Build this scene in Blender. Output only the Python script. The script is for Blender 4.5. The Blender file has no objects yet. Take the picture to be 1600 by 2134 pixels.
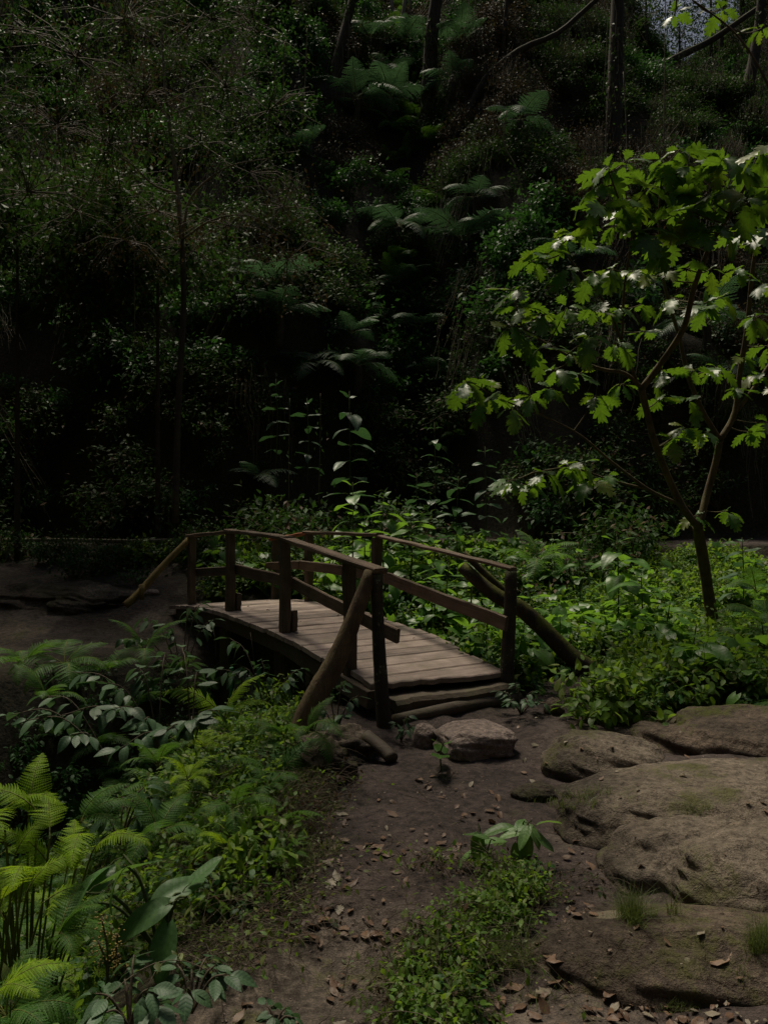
import bpy, math, random
import numpy as np
from mathutils import Vector, Matrix, Euler

random.seed(7)
rng = np.random.default_rng(11)
R = math.radians
sc = bpy.context.scene
col = sc.collection

# ------------------------------------------------------------------ camera, sky, sun, exposure
cam_d = bpy.data.cameras.new("camera")
cam = bpy.data.objects.new("camera", cam_d)
col.objects.link(cam)
cam.location = (0, 0, 1.6)
cam.rotation_euler = (R(90), 0, 0)
cam_d.lens = 27.0
cam_d.sensor_width = 36.0
cam_d.clip_end = 1000
sc.camera = cam

SUN_EL, SUN_AZ = R(66), R(-24)            # azimuth from +Y (ahead), positive towards +X
world = bpy.data.worlds.new("World")
sc.world = world
world.use_nodes = True
wn = world.node_tree.nodes
sky = wn.new("ShaderNodeTexSky")
sky.sky_type = 'NISHITA'
sky.sun_disc = False
sky.sun_elevation = SUN_EL
sky.sun_rotation = SUN_AZ
sky.dust_density = 5.0
world.node_tree.links.new(sky.outputs[0], wn["Background"].inputs[0])
wn["Background"].inputs[1].default_value = 0.055
sun_d = bpy.data.lights.new("sun", 'SUN')
sun_d.energy = 5.0
sun_d.angle = R(16)
sun_d.color = (1.0, 0.90, 0.72)
sun = bpy.data.objects.new("sun", sun_d)
col.objects.link(sun)
sdir = Vector((math.sin(SUN_AZ) * math.cos(SUN_EL), math.cos(SUN_AZ) * math.cos(SUN_EL), math.sin(SUN_EL)))
sun.rotation_euler = sdir.to_track_quat('Z', 'Y').to_euler()
sun.location = sdir * 60

vs = sc.view_settings
vs.view_transform = 'Standard'
vs.look = 'None'
vs.gamma = 1
vs.use_curve_mapping = False
vs.exposure = -0.3
sc.cycles.use_denoising = True
sc.cycles.max_bounces = 7
sc.cycles.diffuse_bounces = 3
sc.cycles.glossy_bounces = 2
sc.cycles.transmission_bounces = 4
sc.cycles.transparent_max_bounces = 4
sc.cycles.caustics_reflective = False
sc.cycles.caustics_refractive = False

# ------------------------------------------------------------------ small maths helpers
def smooth(t):
    t = np.clip(t, 0, 1)
    return t * t * (3 - 2 * t)

def _hash(ix, iy, seed):
    a = (ix.astype(np.int64) * 374761393 + iy.astype(np.int64) * 668265263 + seed * 1442695) & 0xffffffff
    a = ((a ^ (a >> 13)) * 1274126177) & 0xffffffff
    a = a ^ (a >> 16)
    return (a & 0xffff) / 65535.0

def vnoise(x, y, seed=0):
    x = np.asarray(x, float); y = np.asarray(y, float)
    ix = np.floor(x); iy = np.floor(y)
    fx = x - ix; fy = y - iy
    fx = fx * fx * fx * (fx * (fx * 6 - 15) + 10); fy = fy * fy * fy * (fy * (fy * 6 - 15) + 10)
    ix = ix.astype(np.int64); iy = iy.astype(np.int64)
    a = _hash(ix, iy, seed); b = _hash(ix + 1, iy, seed)
    c = _hash(ix, iy + 1, seed); d = _hash(ix + 1, iy + 1, seed)
    return (a + (b - a) * fx) * (1 - fy) + (c + (d - c) * fx) * fy - 0.5

def fbm(x, y, seed=0, octv=4):
    s = 0; amp = 1; f = 1
    for k in range(octv):
        s = s + amp * vnoise(x * f + 17.3 * k, y * f - 9.1 * k, seed + k)
        amp *= 0.5; f *= 2.03
    return s

RAV_X = np.array([-9, -6, -3.6, -1.9, -0.6, 0.8, 2.0, 4.0, 8.0])
RAV_Y = np.array([3.0, 4.3, 6.0, 7.5, 8.7, 10.2, 11.6, 12.4, 12.8])
RAV_D = np.array([1.7, 1.7, 1.6, 1.5, 1.3, 0.85, 0.4, 0.15, 0.0])

def ravine(x, y):
    best = np.full(np.shape(x), 1e9); dep = np.zeros(np.shape(x))
    for i in range(len(RAV_X) - 1):
        ax, ay, bx, by = RAV_X[i], RAV_Y[i], RAV_X[i + 1], RAV_Y[i + 1]
        dx, dy = bx - ax, by - ay
        t = np.clip(((x - ax) * dx + (y - ay) * dy) / (dx * dx + dy * dy), 0, 1)
        d = np.hypot(x - ax - t * dx, y - ay - t * dy)
        m = d < best
        best = np.where(m, d, best)
        dep = np.where(m, RAV_D[i] + (RAV_D[i + 1] - RAV_D[i]) * t, dep)
    return best, dep

def hill_foot(x, y):
    f = 15.5 - 1.4 * np.exp(-((x + 3.6) / 2.0) ** 2) + 1.4 * np.exp(-((x - 0.7 - (y - 15) * 0.03) / 1.5) ** 2)
    f = f - 1.3 * np.exp(-((x - 3.6) / 1.6) ** 2) - 0.10 * np.maximum(0, -x - 5) ** 1.3
    return f

EDGE_Y = np.array([0, 2, 2.5, 3, 4.5, 5.2, 6.0, 9])
EDGE_X = np.array([-0.9, -0.8, -0.62, -0.42, -0.52, -0.62, -0.7, -0.9])

def height(x, y):
    x = np.asarray(x, float); y = np.asarray(y, float)
    z = 0.80 * smooth((y - 9.0) / 4.3) + 0.25 * smooth((y - 13.35) / 0.12)
    z = z + 0.14 * smooth((x - 0.9) / 1.6) * (1 - smooth((y - 5) / 2))
    rd, dep = ravine(x, y)
    rv = dep * (1 - smooth((rd - 0.35) / 1.35))
    d = np.interp(y, EDGE_Y, EDGE_X) - x + 0.12 * fbm(x * 1.3, y * 1.3, 5, 2)
    near = smooth((np.interp(x, RAV_X, RAV_Y) - y) / 0.9 + 0.2)
    dropp = 1.65 * smooth(d / 2.6) ** 0.9 * near
    z = z - np.maximum(rv, dropp)
    s = np.maximum(0, y - hill_foot(x, y) + 0.5 * fbm(x * 0.5, y * 0.3, 31, 2))
    mult = 1 - 0.13 * smooth((x - 4) / 9)
    hz = np.where(s < 2.2, 2.0 * s, 4.4 + 1.28 * (s - 2.2))
    hz = np.where(s > 22, 4.4 + 1.28 * 19.8 + 0.1 * (s - 22), hz) * mult
    u = x / np.maximum(y, 5)
    hz = hz * (1 - 0.16 * np.exp(-((u - 0.385) / 0.07) ** 2) * smooth((s - 10) / 9))
    hz = hz + smooth(s / 2) * (1.7 * fbm(x * 0.42, y * 0.42, 3, 4))
    z = z + hz
    z = z + np.where(y < -2.5, np.minimum(1.0 * (-2.5 - y), 22), 0)
    side = np.maximum(0, np.abs(x) - 9.5)
    z = z + np.minimum(0.9 * side, 20) * (1 - smooth((y - 12) / 4))
    z = z + 0.07 * fbm(x * 1.1, y * 1.1, 8, 3) + 0.03 * fbm(x * 5, y * 5, 9, 3)
    return z

def hgt(x, y):
    return float(height(np.array([x]), np.array([y]))[0])

def ray(px, py, Y):
    return Vector(((px - 800) / 1600 * Y, Y, 1.6 - (py - 1067) / 1600 * Y))

TT = np.concatenate([np.arange(1.2, 14, 0.03), np.arange(14, 70, 0.1)])
def hit(px, py):
    """where the line of sight through a photo point meets the ground"""
    x = (px - 800) / 1600 * TT
    z = 1.6 - (py - 1067) / 1600 * TT
    below = z < height(x, TT)
    if not below.any():
        Y = 40.0
    else:
        Y = TT[np.argmax(below)]
    return Vector(((px - 800) / 1600 * Y, Y, 1.6 - (py - 1067) / 1600 * Y))

# ------------------------------------------------------------------ materials
def new_mat(name):
    m = bpy.data.materials.new(name)
    m.use_nodes = True
    return m, m.node_tree, m.node_tree.nodes["Principled BSDF"], m.node_tree.nodes["Material Output"]

def N(nt, kind, **kw):
    n = nt.nodes.new(kind)
    for k, v in kw.items():
        if k.startswith('i_'):
            n.inputs[int(k[2:]) if k[2:].isdigit() else k[2:]].default_value = v
        else:
            setattr(n, k, v)
    return n

def mixc(nt, fac, a, b, blend='MIX'):
    n = nt.nodes.new("ShaderNodeMix"); n.data_type = 'RGBA'; n.blend_type = blend
    for sock, v in ((n.inputs[0], fac), (n.inputs[6], a), (n.inputs[7], b)):
        if isinstance(v, (int, float)):
            sock.default_value = v
        elif isinstance(v, tuple):
            sock.default_value = (*v, 1) if len(v) == 3 else v
        else:
            nt.links.new(v, sock)
    return n.outputs[2]

def math_(nt, op, a, b=0.0, c=None):
    n = nt.nodes.new("ShaderNodeMath"); n.operation = op
    for k, v in enumerate((a, b, c)):
        if v is None: continue
        if isinstance(v, (int, float)): n.inputs[k].default_value = v
        else: nt.links.new(v, n.inputs[k])
    return n.outputs[0]

def ramp(nt, fac, stops):
    n = nt.nodes.new("ShaderNodeValToRGB")
    cr = n.color_ramp
    while len(cr.elements) < len(stops): cr.elements.new(0.5)
    for e, (p, c) in zip(cr.elements, stops):
        e.position = p
        e.color = (c, c, c, 1) if isinstance(c, (int, float)) else (*c, 1)
    nt.links.new(fac, n.inputs[0])
    return n.outputs[0]

def noise(nt, scale, detail=4, rough=0.55, vec=None, dist=0.0):
    n = nt.nodes.new("ShaderNodeTexNoise")
    n.inputs["Scale"].default_value = scale; n.inputs["Detail"].default_value = detail
    n.inputs["Roughness"].default_value = rough; n.inputs["Distortion"].default_value = dist
    if vec is not None: nt.links.new(vec, n.inputs["Vector"])
    return n.outputs["Fac"]

def bump(nt, h, strength, dist, prev=None):
    b = nt.nodes.new("ShaderNodeBump")
    b.inputs["Strength"].default_value = strength; b.inputs["Distance"].default_value = dist
    nt.links.new(h, b.inputs["Height"])
    if prev is not None: nt.links.new(prev, b.inputs["Normal"])
    return b.outputs[0]

def leaf_mat(name, c1, c2, tcol, tw=0.38, rough=0.42, spec=0.5, veins=False, third=None, vscale=7.0):
    m, nt, p, out = new_mat(name)
    va = N(nt, "ShaderNodeAttribute", attribute_name="var").outputs["Fac"]
    oi = N(nt, "ShaderNodeObjectInfo").outputs["Random"]
    f = math_(nt, 'FRACT', math_(nt, 'ADD', va, math_(nt, 'MULTIPLY', oi, 3.7)))
    base = mixc(nt, f, c1, c2)
    if third:
        f3 = math_(nt, 'GREATER_THAN', math_(nt, 'FRACT', math_(nt, 'ADD', math_(nt, 'MULTIPLY', va, 7.3), oi)), third[1])
        base = mixc(nt, f3, base, third[0])
    br = math_(nt, 'ADD', 0.72, math_(nt, 'MULTIPLY', math_(nt, 'FRACT', math_(nt, 'MULTIPLY', f, 5.3)), 0.5))
    base = mixc(nt, 1.0, base, N(nt, "ShaderNodeCombineColor").outputs[0], 'MULTIPLY') if False else base
    hs = nt.nodes.new("ShaderNodeHueSaturation")
    nt.links.new(base, hs.inputs["Color"]); nt.links.new(br, hs.inputs["Value"])
    base = hs.outputs[0]
    geo = N(nt, "ShaderNodeTexCoord").outputs["Object"]
    blot = ramp(nt, noise(nt, 14, 3, 0.6, geo), [(0.35, 0.78), (0.65, 1.1)])
    base = mixc(nt, 1.0, base, blot, 'MULTIPLY')
    if veins:
        lu = N(nt, "ShaderNodeAttribute", attribute_name="lu").outputs["Fac"]
        lv = N(nt, "ShaderNodeAttribute", attribute_name="lv").outputs["Fac"]
        av = math_(nt, 'ABSOLUTE', lv)
        side = math_(nt, 'ABSOLUTE', math_(nt, 'SUBTRACT', math_(nt, 'FRACT', math_(nt, 'MULTIPLY', math_(nt, 'SUBTRACT', lu, math_(nt, 'MULTIPLY', av, 0.7)), vscale)), 0.5))
        line = ramp(nt, side, [(0.0, 1.0), (0.07, 0.0)])
        mid = ramp(nt, av, [(0.0, 1.0), (0.022, 0.0)])
        vein = math_(nt, 'MAXIMUM', line, mid)
        base = mixc(nt, math_(nt, 'MULTIPLY', vein, 0.35), base, tuple(min(1, 2.0 * c + 0.02) for c in c2))
        puff = ramp(nt, side, [(0.0, 0.0), (0.5, 1.0)])
        nb = bump(nt, puff, 0.12, 0.003)
        nt.links.new(nb, p.inputs["Normal"])
    nt.links.new(base, p.inputs["Base Color"])
    p.inputs["Roughness"].default_value = rough
    p.inputs["Specular IOR Level"].default_value = spec
    tr = nt.nodes.new("ShaderNodeBsdfTranslucent")
    tc = mixc(nt, 1.0, tcol, blot, 'MULTIPLY')
    tc = mixc(nt, 0.35, tc, base)
    if veins:
        tc = mixc(nt, math_(nt, 'MULTIPLY', vein, 0.45), tc, (0.02, 0.035, 0.006))
    nt.links.new(tc, tr.inputs[0])
    mx = nt.nodes.new("ShaderNodeMixShader")
    mx.inputs[0].default_value = tw
    nt.links.new(p.outputs[0], mx.inputs[1]); nt.links.new(tr.outputs[0], mx.inputs[2])
    nt.links.new(mx.outputs[0], out.inputs[0])
    return m

M = {}
M['small'] = leaf_mat("small_leaf", (0.022, 0.060, 0.013), (0.040, 0.085, 0.020), (0.07, 0.16, 0.02), 0.25, 0.6, 0.12, third=((0.075, 0.045, 0.022), 0.82))
M['dry'] = leaf_mat("dry_leaf", (0.050, 0.036, 0.018), (0.085, 0.052, 0.030), (0.10, 0.07, 0.025), 0.25, 0.6, 0.12, third=((0.045, 0.07, 0.025), 0.6))
M['cool'] = leaf_mat("cool_leaf", (0.022, 0.080, 0.018), (0.042, 0.110, 0.028), (0.07, 0.20, 0.025), 0.3, 0.5, 0.2)
M['grey'] = leaf_mat("grey_green_leaf", (0.042, 0.095, 0.042), (0.064, 0.120, 0.056), (0.09, 0.18, 0.05), 0.28, 0.5, 0.3, veins=True)
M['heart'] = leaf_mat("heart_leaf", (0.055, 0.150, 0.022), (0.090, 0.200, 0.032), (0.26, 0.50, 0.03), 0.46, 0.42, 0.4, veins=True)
M['shadeheart'] = leaf_mat("shaded_heart_leaf", (0.028, 0.075, 0.030), (0.045, 0.100, 0.040), (0.07, 0.17, 0.04), 0.3, 0.45, 0.35, veins=True)  # darker copy of the heart leaf, slope shade put into its colour
M['paleherb'] = leaf_mat("pale_herb_leaf", (0.10, 0.21, 0.055), (0.15, 0.27, 0.075), (0.30, 0.52, 0.06), 0.42, 0.45, 0.4, veins=True)
M['bigheart'] = leaf_mat("large_heart_leaf", (0.055, 0.135, 0.040), (0.075, 0.165, 0.050), (0.20, 0.38, 0.05), 0.40, 0.48, 0.4, veins=True)
M['nettle'] = leaf_mat("nettle_leaf", (0.065, 0.145, 0.015), (0.110, 0.195, 0.024), (0.27, 0.44, 0.025), 0.44, 0.5, 0.25, third=((0.15, 0.19, 0.05), 0.86))
M['oak'] = leaf_mat("lobed_leaf", (0.038, 0.105, 0.016), (0.075, 0.150, 0.022), (0.17, 0.32, 0.010), 0.42, 0.42, 0.45, veins=True, third=((0.14, 0.17, 0.02), 0.85), vscale=5.0)
M['fern'] = leaf_mat("fern_frond", (0.040, 0.120, 0.018), (0.070, 0.150, 0.026), (0.15, 0.32, 0.025), 0.4, 0.55, 0.18)
M['brightfern'] = leaf_mat("bright_fern_frond", (0.165, 0.300, 0.014), (0.220, 0.345, 0.020), (0.44, 0.64, 0.02), 0.48, 0.55, 0.15)
M['greyfern'] = leaf_mat("pale_tree_fern_frond", (0.040, 0.090, 0.045), (0.060, 0.115, 0.055), (0.08, 0.18, 0.06), 0.3, 0.55, 0.25)
M['grass'] = leaf_mat("grass_blade", (0.080, 0.120, 0.025), (0.120, 0.150, 0.040), (0.20, 0.26, 0.04), 0.35, 0.5, 0.3)
M['dead'] = leaf_mat("dead_leaf", (0.110, 0.062, 0.036), (0.170, 0.105, 0.065), (0.12, 0.06, 0.03), 0.10, 0.55, 0.35, third=((0.20, 0.17, 0.12), 0.86))

def bark_mat(name, c1, c2, moss=0.0, lichen=0.0, mosscol=(0.055, 0.075, 0.012), stretch=(22, 22, 3)):
    m, nt, p, out = new_mat(name)
    tc = N(nt, "ShaderNodeTexCoord").outputs["Object"]
    mp = N(nt, "ShaderNodeMapping"); mp.inputs["Scale"].default_value = stretch
    nt.links.new(tc, mp.inputs[0])
    n1 = noise(nt, 1.0, 6, 0.65, mp.outputs[0], 0.6)
    n2 = noise(nt, 9, 4, 0.6, tc)
    base = mixc(nt, ramp(nt, n1, [(0.3, 0.0), (0.7, 1.0)]), c1, c2)
    base = mixc(nt, 1.0, base, ramp(nt, n2, [(0.3, 0.6), (0.7, 1.2)]), 'MULTIPLY')
    if lichen:
        vo = N(nt, "ShaderNodeTexVoronoi"); vo.inputs["Scale"].default_value = 34
        nt.links.new(tc, vo.inputs["Vector"])
        spot = math_(nt, 'MULTIPLY', ramp(nt, vo.outputs["Distance"], [(0.22, 1.0), (0.34, 0.0)]), ramp(nt, noise(nt, 6, 3, 0.6, tc), [(0.50, 0.0), (0.58, lichen)]))
        base = mixc(nt, spot, base, (0.20, 0.22, 0.15))
    if moss:
        g = N(nt, "ShaderNodeNewGeometry")
        sx = N(nt, "ShaderNodeSeparateXYZ"); nt.links.new(g.outputs["Normal"], sx.inputs[0])
        f = math_(nt, 'ADD', math_(nt, 'MULTIPLY', sx.outputs["Z"], 0.5), math_(nt, 'MULTIPLY', math_(nt, 'SUBTRACT', noise(nt, 5, 4, 0.6, tc), 0.5), 1.6))
        f = math_(nt, 'MULTIPLY', ramp(nt, f, [(0.12, 0.0), (0.35, 1.0)]), moss)
        base = mixc(nt, f, base, mixc(nt, noise(nt, 60, 2, 0.6, tc), mosscol, tuple(c * 2.1 for c in mosscol)))
    nt.links.new(base, p.inputs["Base Color"])
    p.inputs["Roughness"].default_value = 0.85
    p.inputs["Specular IOR Level"].default_value = 0.25
    nb = bump(nt, n1, 0.9, 0.012)
    nb = bump(nt, noise(nt, 70, 3, 0.6, tc), 0.5, 0.004, nb)
    nt.links.new(nb, p.inputs["Normal"])
    return m

M['bark'] = bark_mat("bark", (0.034, 0.027, 0.020), (0.070, 0.055, 0.040), 0.3)
M['oakbark'] = bark_mat("brown_bark", (0.075, 0.052, 0.032), (0.13, 0.095, 0.058), 0.25)
M['palebark'] = bark_mat("pale_bark", (0.15, 0.125, 0.095), (0.27, 0.235, 0.185), 0.15)
M['post'] = bark_mat("lichened_post", (0.035, 0.030, 0.022), (0.075, 0.062, 0.045), 0.25, 0.8)
M['brace'] = bark_mat("stripped_log", (0.085, 0.058, 0.033), (0.165, 0.115, 0.066), 0.12, 0.2, stretch=(30, 30, 2))
M['mossbrace'] = bark_mat("mossy_log", (0.040, 0.030, 0.020), (0.075, 0.056, 0.036), 0.85, 0.3, (0.060, 0.066, 0.008))
M['yellowpole'] = bark_mat("yellow_pole", (0.13, 0.095, 0.035), (0.22, 0.165, 0.06), 0.0)
M['stem'] = bark_mat("green_stem", (0.05, 0.075, 0.025), (0.085, 0.11, 0.035), 0.0)
M['twig'] = bark_mat("twig", (0.07, 0.055, 0.038), (0.13, 0.105, 0.075), 0.0)
M['rachis'] = bark_mat("leaf_stalk", (0.10, 0.13, 0.025), (0.17, 0.17, 0.045), 0.0)
M['vine'] = bark_mat("vine", (0.085, 0.075, 0.05), (0.16, 0.14, 0.095), 0.0)

def wood_mat(name, c1, c2, ax=0, green=0.25, vary=0.35):
    m, nt, p, out = new_mat(name)
    tc = N(nt, "ShaderNodeTexCoord").outputs["Object"]
    oi = N(nt, "ShaderNodeObjectInfo")
    off = N(nt, "ShaderNodeVectorMath", operation='ADD')
    cmb = N(nt, "ShaderNodeCombineXYZ")
    for k in range(3): nt.links.new(math_(nt, 'MULTIPLY', oi.outputs["Random"], 37.0 + 11 * k), cmb.inputs[k])
    nt.links.new(tc, off.inputs[0]); nt.links.new(cmb.outputs[0], off.inputs[1])
    mp = N(nt, "ShaderNodeMapping")
    mp.inputs["Scale"].default_value = tuple(1.6 if k == ax else 46 for k in range(3))
    nt.links.new(off.outputs[0], mp.inputs[0])
    g = noise(nt, 1.0, 6, 0.6, mp.outputs[0], 0.4)
    n2 = noise(nt, 4.0, 5, 0.6, off.outputs[0])
    base = mixc(nt, ramp(nt, g, [(0.25, 0.0), (0.75, 1.0)]), c1, c2)
    base = mixc(nt, 1.0, base, ramp(nt, n2, [(0.3, 0.62), (0.7, 1.22)]), 'MULTIPLY')
    base = mixc(nt, 1.0, base, ramp(nt, oi.outputs["Random"], [(0.0, 1 - vary), (1.0, 1 + vary * 0.6)]), 'MULTIPLY')
    gm = ramp(nt, noise(nt, 3.3, 4, 0.65, off.outputs[0]), [(0.50, 0.0), (0.68, green)])
    base = mixc(nt, gm, base, (0.075, 0.080, 0.030))
    crack = ramp(nt, g, [(0.27, 1.0), (0.36, 0.0)])
    base = mixc(nt, math_(nt, 'MULTIPLY', crack, 0.6), base, (0.02, 0.015, 0.012))
    nt.links.new(base, p.inputs["Base Color"])
    p.inputs["Roughness"].default_value = 0.72
    p.inputs["Specular IOR Level"].default_value = 0.3
    nb = bump(nt, g, 0.75, 0.006)
    nb = bump(nt, n2, 0.4, 0.012, nb)
    nt.links.new(nb, p.inputs["Normal"])
    return m

M['plank'] = wood_mat("weathered_plank", (0.23, 0.172, 0.145), (0.43, 0.345, 0.29), 0, 0.3)
M['rail'] = wood_mat("weathered_rail", (0.10, 0.068, 0.046), (0.20, 0.14, 0.098), 0, 0.3, 0.15)
M['redrail'] = wood_mat("reddish_rail", (0.22, 0.07, 0.03), (0.34, 0.12, 0.05), 0, 0.1, 0.1)
M['beam'] = wood_mat("dark_beam", (0.055, 0.042, 0.030), (0.11, 0.085, 0.058), 0, 0.4, 0.15)
M['postwood'] = wood_mat("dark_post", (0.062, 0.046, 0.032), (0.125, 0.092, 0.062), 2, 0.4, 0.15)

def rock_mat(name, c1, c2, moss=0.5, patch=None):
    m, nt, p, out = new_mat(name)
    tc = N(nt, "ShaderNodeNewGeometry")
    P = tc.outputs["Position"]
    n1 = noise(nt, 1.7, 6, 0.62, P, 0.4)
    n2 = noise(nt, 26, 5, 0.68, P)
    n3 = noise(nt, 150, 3, 0.7, P)
    base = mixc(nt, ramp(nt, n1, [(0.3, 0.0), (0.7, 1.0)]), c1, c2)
    base = mixc(nt, 1.0, base, ramp(nt, n2, [(0.34, 0.45), (0.60, 1.18)]), 'MULTIPLY')
    base = mixc(nt, 1.0, base, ramp(nt, n3, [(0.35, 0.7), (0.65, 1.2)]), 'MULTIPLY')
    vo = N(nt, "ShaderNodeTexVoronoi"); vo.inputs["Scale"].default_value = 9
    nt.links.new(P, vo.inputs["Vector"])
    pale = ramp(nt, math_(nt, 'ADD', vo.outputs["Distance"], math_(nt, 'MULTIPLY', n2, 0.25)), [(0.19, 1.0), (0.23, 0.0)])
    pale = math_(nt, 'MULTIPLY', pale, ramp(nt, noise(nt, 3.1, 2, 0.5, P), [(0.52, 0.0), (0.58, 0.7)]))
    base = mixc(nt, pale, base, (0.34, 0.30, 0.22))
    if patch:
        sp = N(nt, "ShaderNodeSeparateXYZ"); nt.links.new(P, sp.inputs[0])
        dx = math_(nt, 'MULTIPLY', math_(nt, 'SUBTRACT', sp.outputs[0], patch[0]), 1 / patch[2])
        dy = math_(nt, 'MULTIPLY', math_(nt, 'SUBTRACT', sp.outputs[1], patch[1]), 1 / patch[3])
        dd = math_(nt, 'ADD', math_(nt, 'ADD', math_(nt, 'MULTIPLY', dx, dx), math_(nt, 'MULTIPLY', dy, dy)), math_(nt, 'MULTIPLY', math_(nt, 'SUBTRACT', n2, 0.5), 2.2))
        base = mixc(nt, ramp(nt, dd, [(0.6, 0.85), (1.0, 0.0)]), base, mixc(nt, n3, (0.26, 0.22, 0.14), (0.42, 0.37, 0.26)))
    mf = ramp(nt, math_(nt, 'ADD', noise(nt, 2.6, 5, 0.65, P), math_(nt, 'MULTIPLY', math_(nt, 'SUBTRACT', n2, 0.5), 0.5)), [(0.53, 0.0), (0.66, moss)])
    base = mixc(nt, mf, base, mixc(nt, n3, (0.040, 0.048, 0.010), (0.085, 0.090, 0.020)))
    wp = N(nt, "ShaderNodeVectorMath", operation='ADD'); nt.links.new(P, wp.inputs[0])
    wn_ = N(nt, "ShaderNodeTexNoise"); wn_.inputs["Scale"].default_value = 2.4; wn_.inputs["Detail"].default_value = 3; nt.links.new(P, wn_.inputs["Vector"])
    ws = N(nt, "ShaderNodeVectorMath", operation='SCALE'); ws.inputs["Scale"].default_value = 0.9; nt.links.new(wn_.outputs["Color"], ws.inputs[0]); nt.links.new(ws.outputs[0], wp.inputs[1])
    ve = N(nt, "ShaderNodeTexVoronoi", feature='DISTANCE_TO_EDGE'); ve.inputs["Scale"].default_value = 1.9; nt.links.new(wp.outputs[0], ve.inputs["Vector"])
    crk = math_(nt, 'MULTIPLY', ramp(nt, ve.outputs["Distance"], [(0.0, 1.0), (0.022, 0.0)]), ramp(nt, noise(nt, 1.6, 2, 0.5, P), [(0.44, 0.0), (0.54, 1.0)]))
    base = mixc(nt, math_(nt, 'MULTIPLY', crk, 0.3), base, (0.025, 0.019, 0.014))
    stn = ramp(nt, noise(nt, 0.9, 5, 0.7, P), [(0.42, 0.55), (0.56, 1.12)])
    if moss > 0.2: base = mixc(nt, 1.0, base, stn, 'MULTIPLY')
    nt.links.new(base, p.inputs["Base Color"])
    p.inputs["Roughness"].default_value = 0.9
    p.inputs["Specular IOR Level"].default_value = 0.2
    nb = bump(nt, n1, 0.7, 0.12)
    nb = bump(nt, n2, 1.0, 0.04, nb)
    nb = bump(nt, math_(nt, 'SUBTRACT', 1.0, crk), 0.4, 0.01, nb)
    nb = bump(nt, n3, 0.6, 0.006, nb)
    nt.links.new(nb, p.inputs["Normal"])
    return m
M['rock'] = rock_mat("sandstone", (0.105, 0.084, 0.064), (0.225, 0.185, 0.140), 0.75)
M['mossrock'] = rock_mat("mossy_sandstone", (0.085, 0.066, 0.050), (0.165, 0.125, 0.092), 1.0)
M['lichenrock'] = rock_mat("lichened_sandstone", (0.085, 0.066, 0.050), (0.165, 0.125, 0.092), 0.8, (0.84, 2.80, 0.085, 0.05))
M['stone'] = rock_mat("pinkish_stone", (0.25, 0.195, 0.17), (0.36, 0.29, 0.25), 0.10)

def simple_mat(name, c, rough=0.7):
    m, nt, p, out = new_mat(name)
    tc = N(nt, "ShaderNodeTexCoord").outputs["Object"]
    base = mixc(nt, ramp(nt, noise(nt, 18, 4, 0.6, tc), [(0.3, 0.55), (0.7, 1.2)]), (0, 0, 0), c)
    nt.links.new(base, p.inputs["Base Color"])
    p.inputs["Roughness"].default_value = rough
    nt.links.new(bump(nt, noise(nt, 60, 3, 0.6, tc), 0.4, 0.003), p.inputs["Normal"])
    return m
M['green_paint'] = simple_mat("green_paint", (0.035, 0.20, 0.075), 0.5)
M['grey_slat'] = simple_mat("grey_slat", (0.11, 0.125, 0.12), 0.6)
M['flower'] = simple_mat("flower_petal", (0.7, 0.68, 0.6), 0.6)
M['seed'] = simple_mat("seed_head", (0.30, 0.22, 0.06), 0.7)

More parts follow.
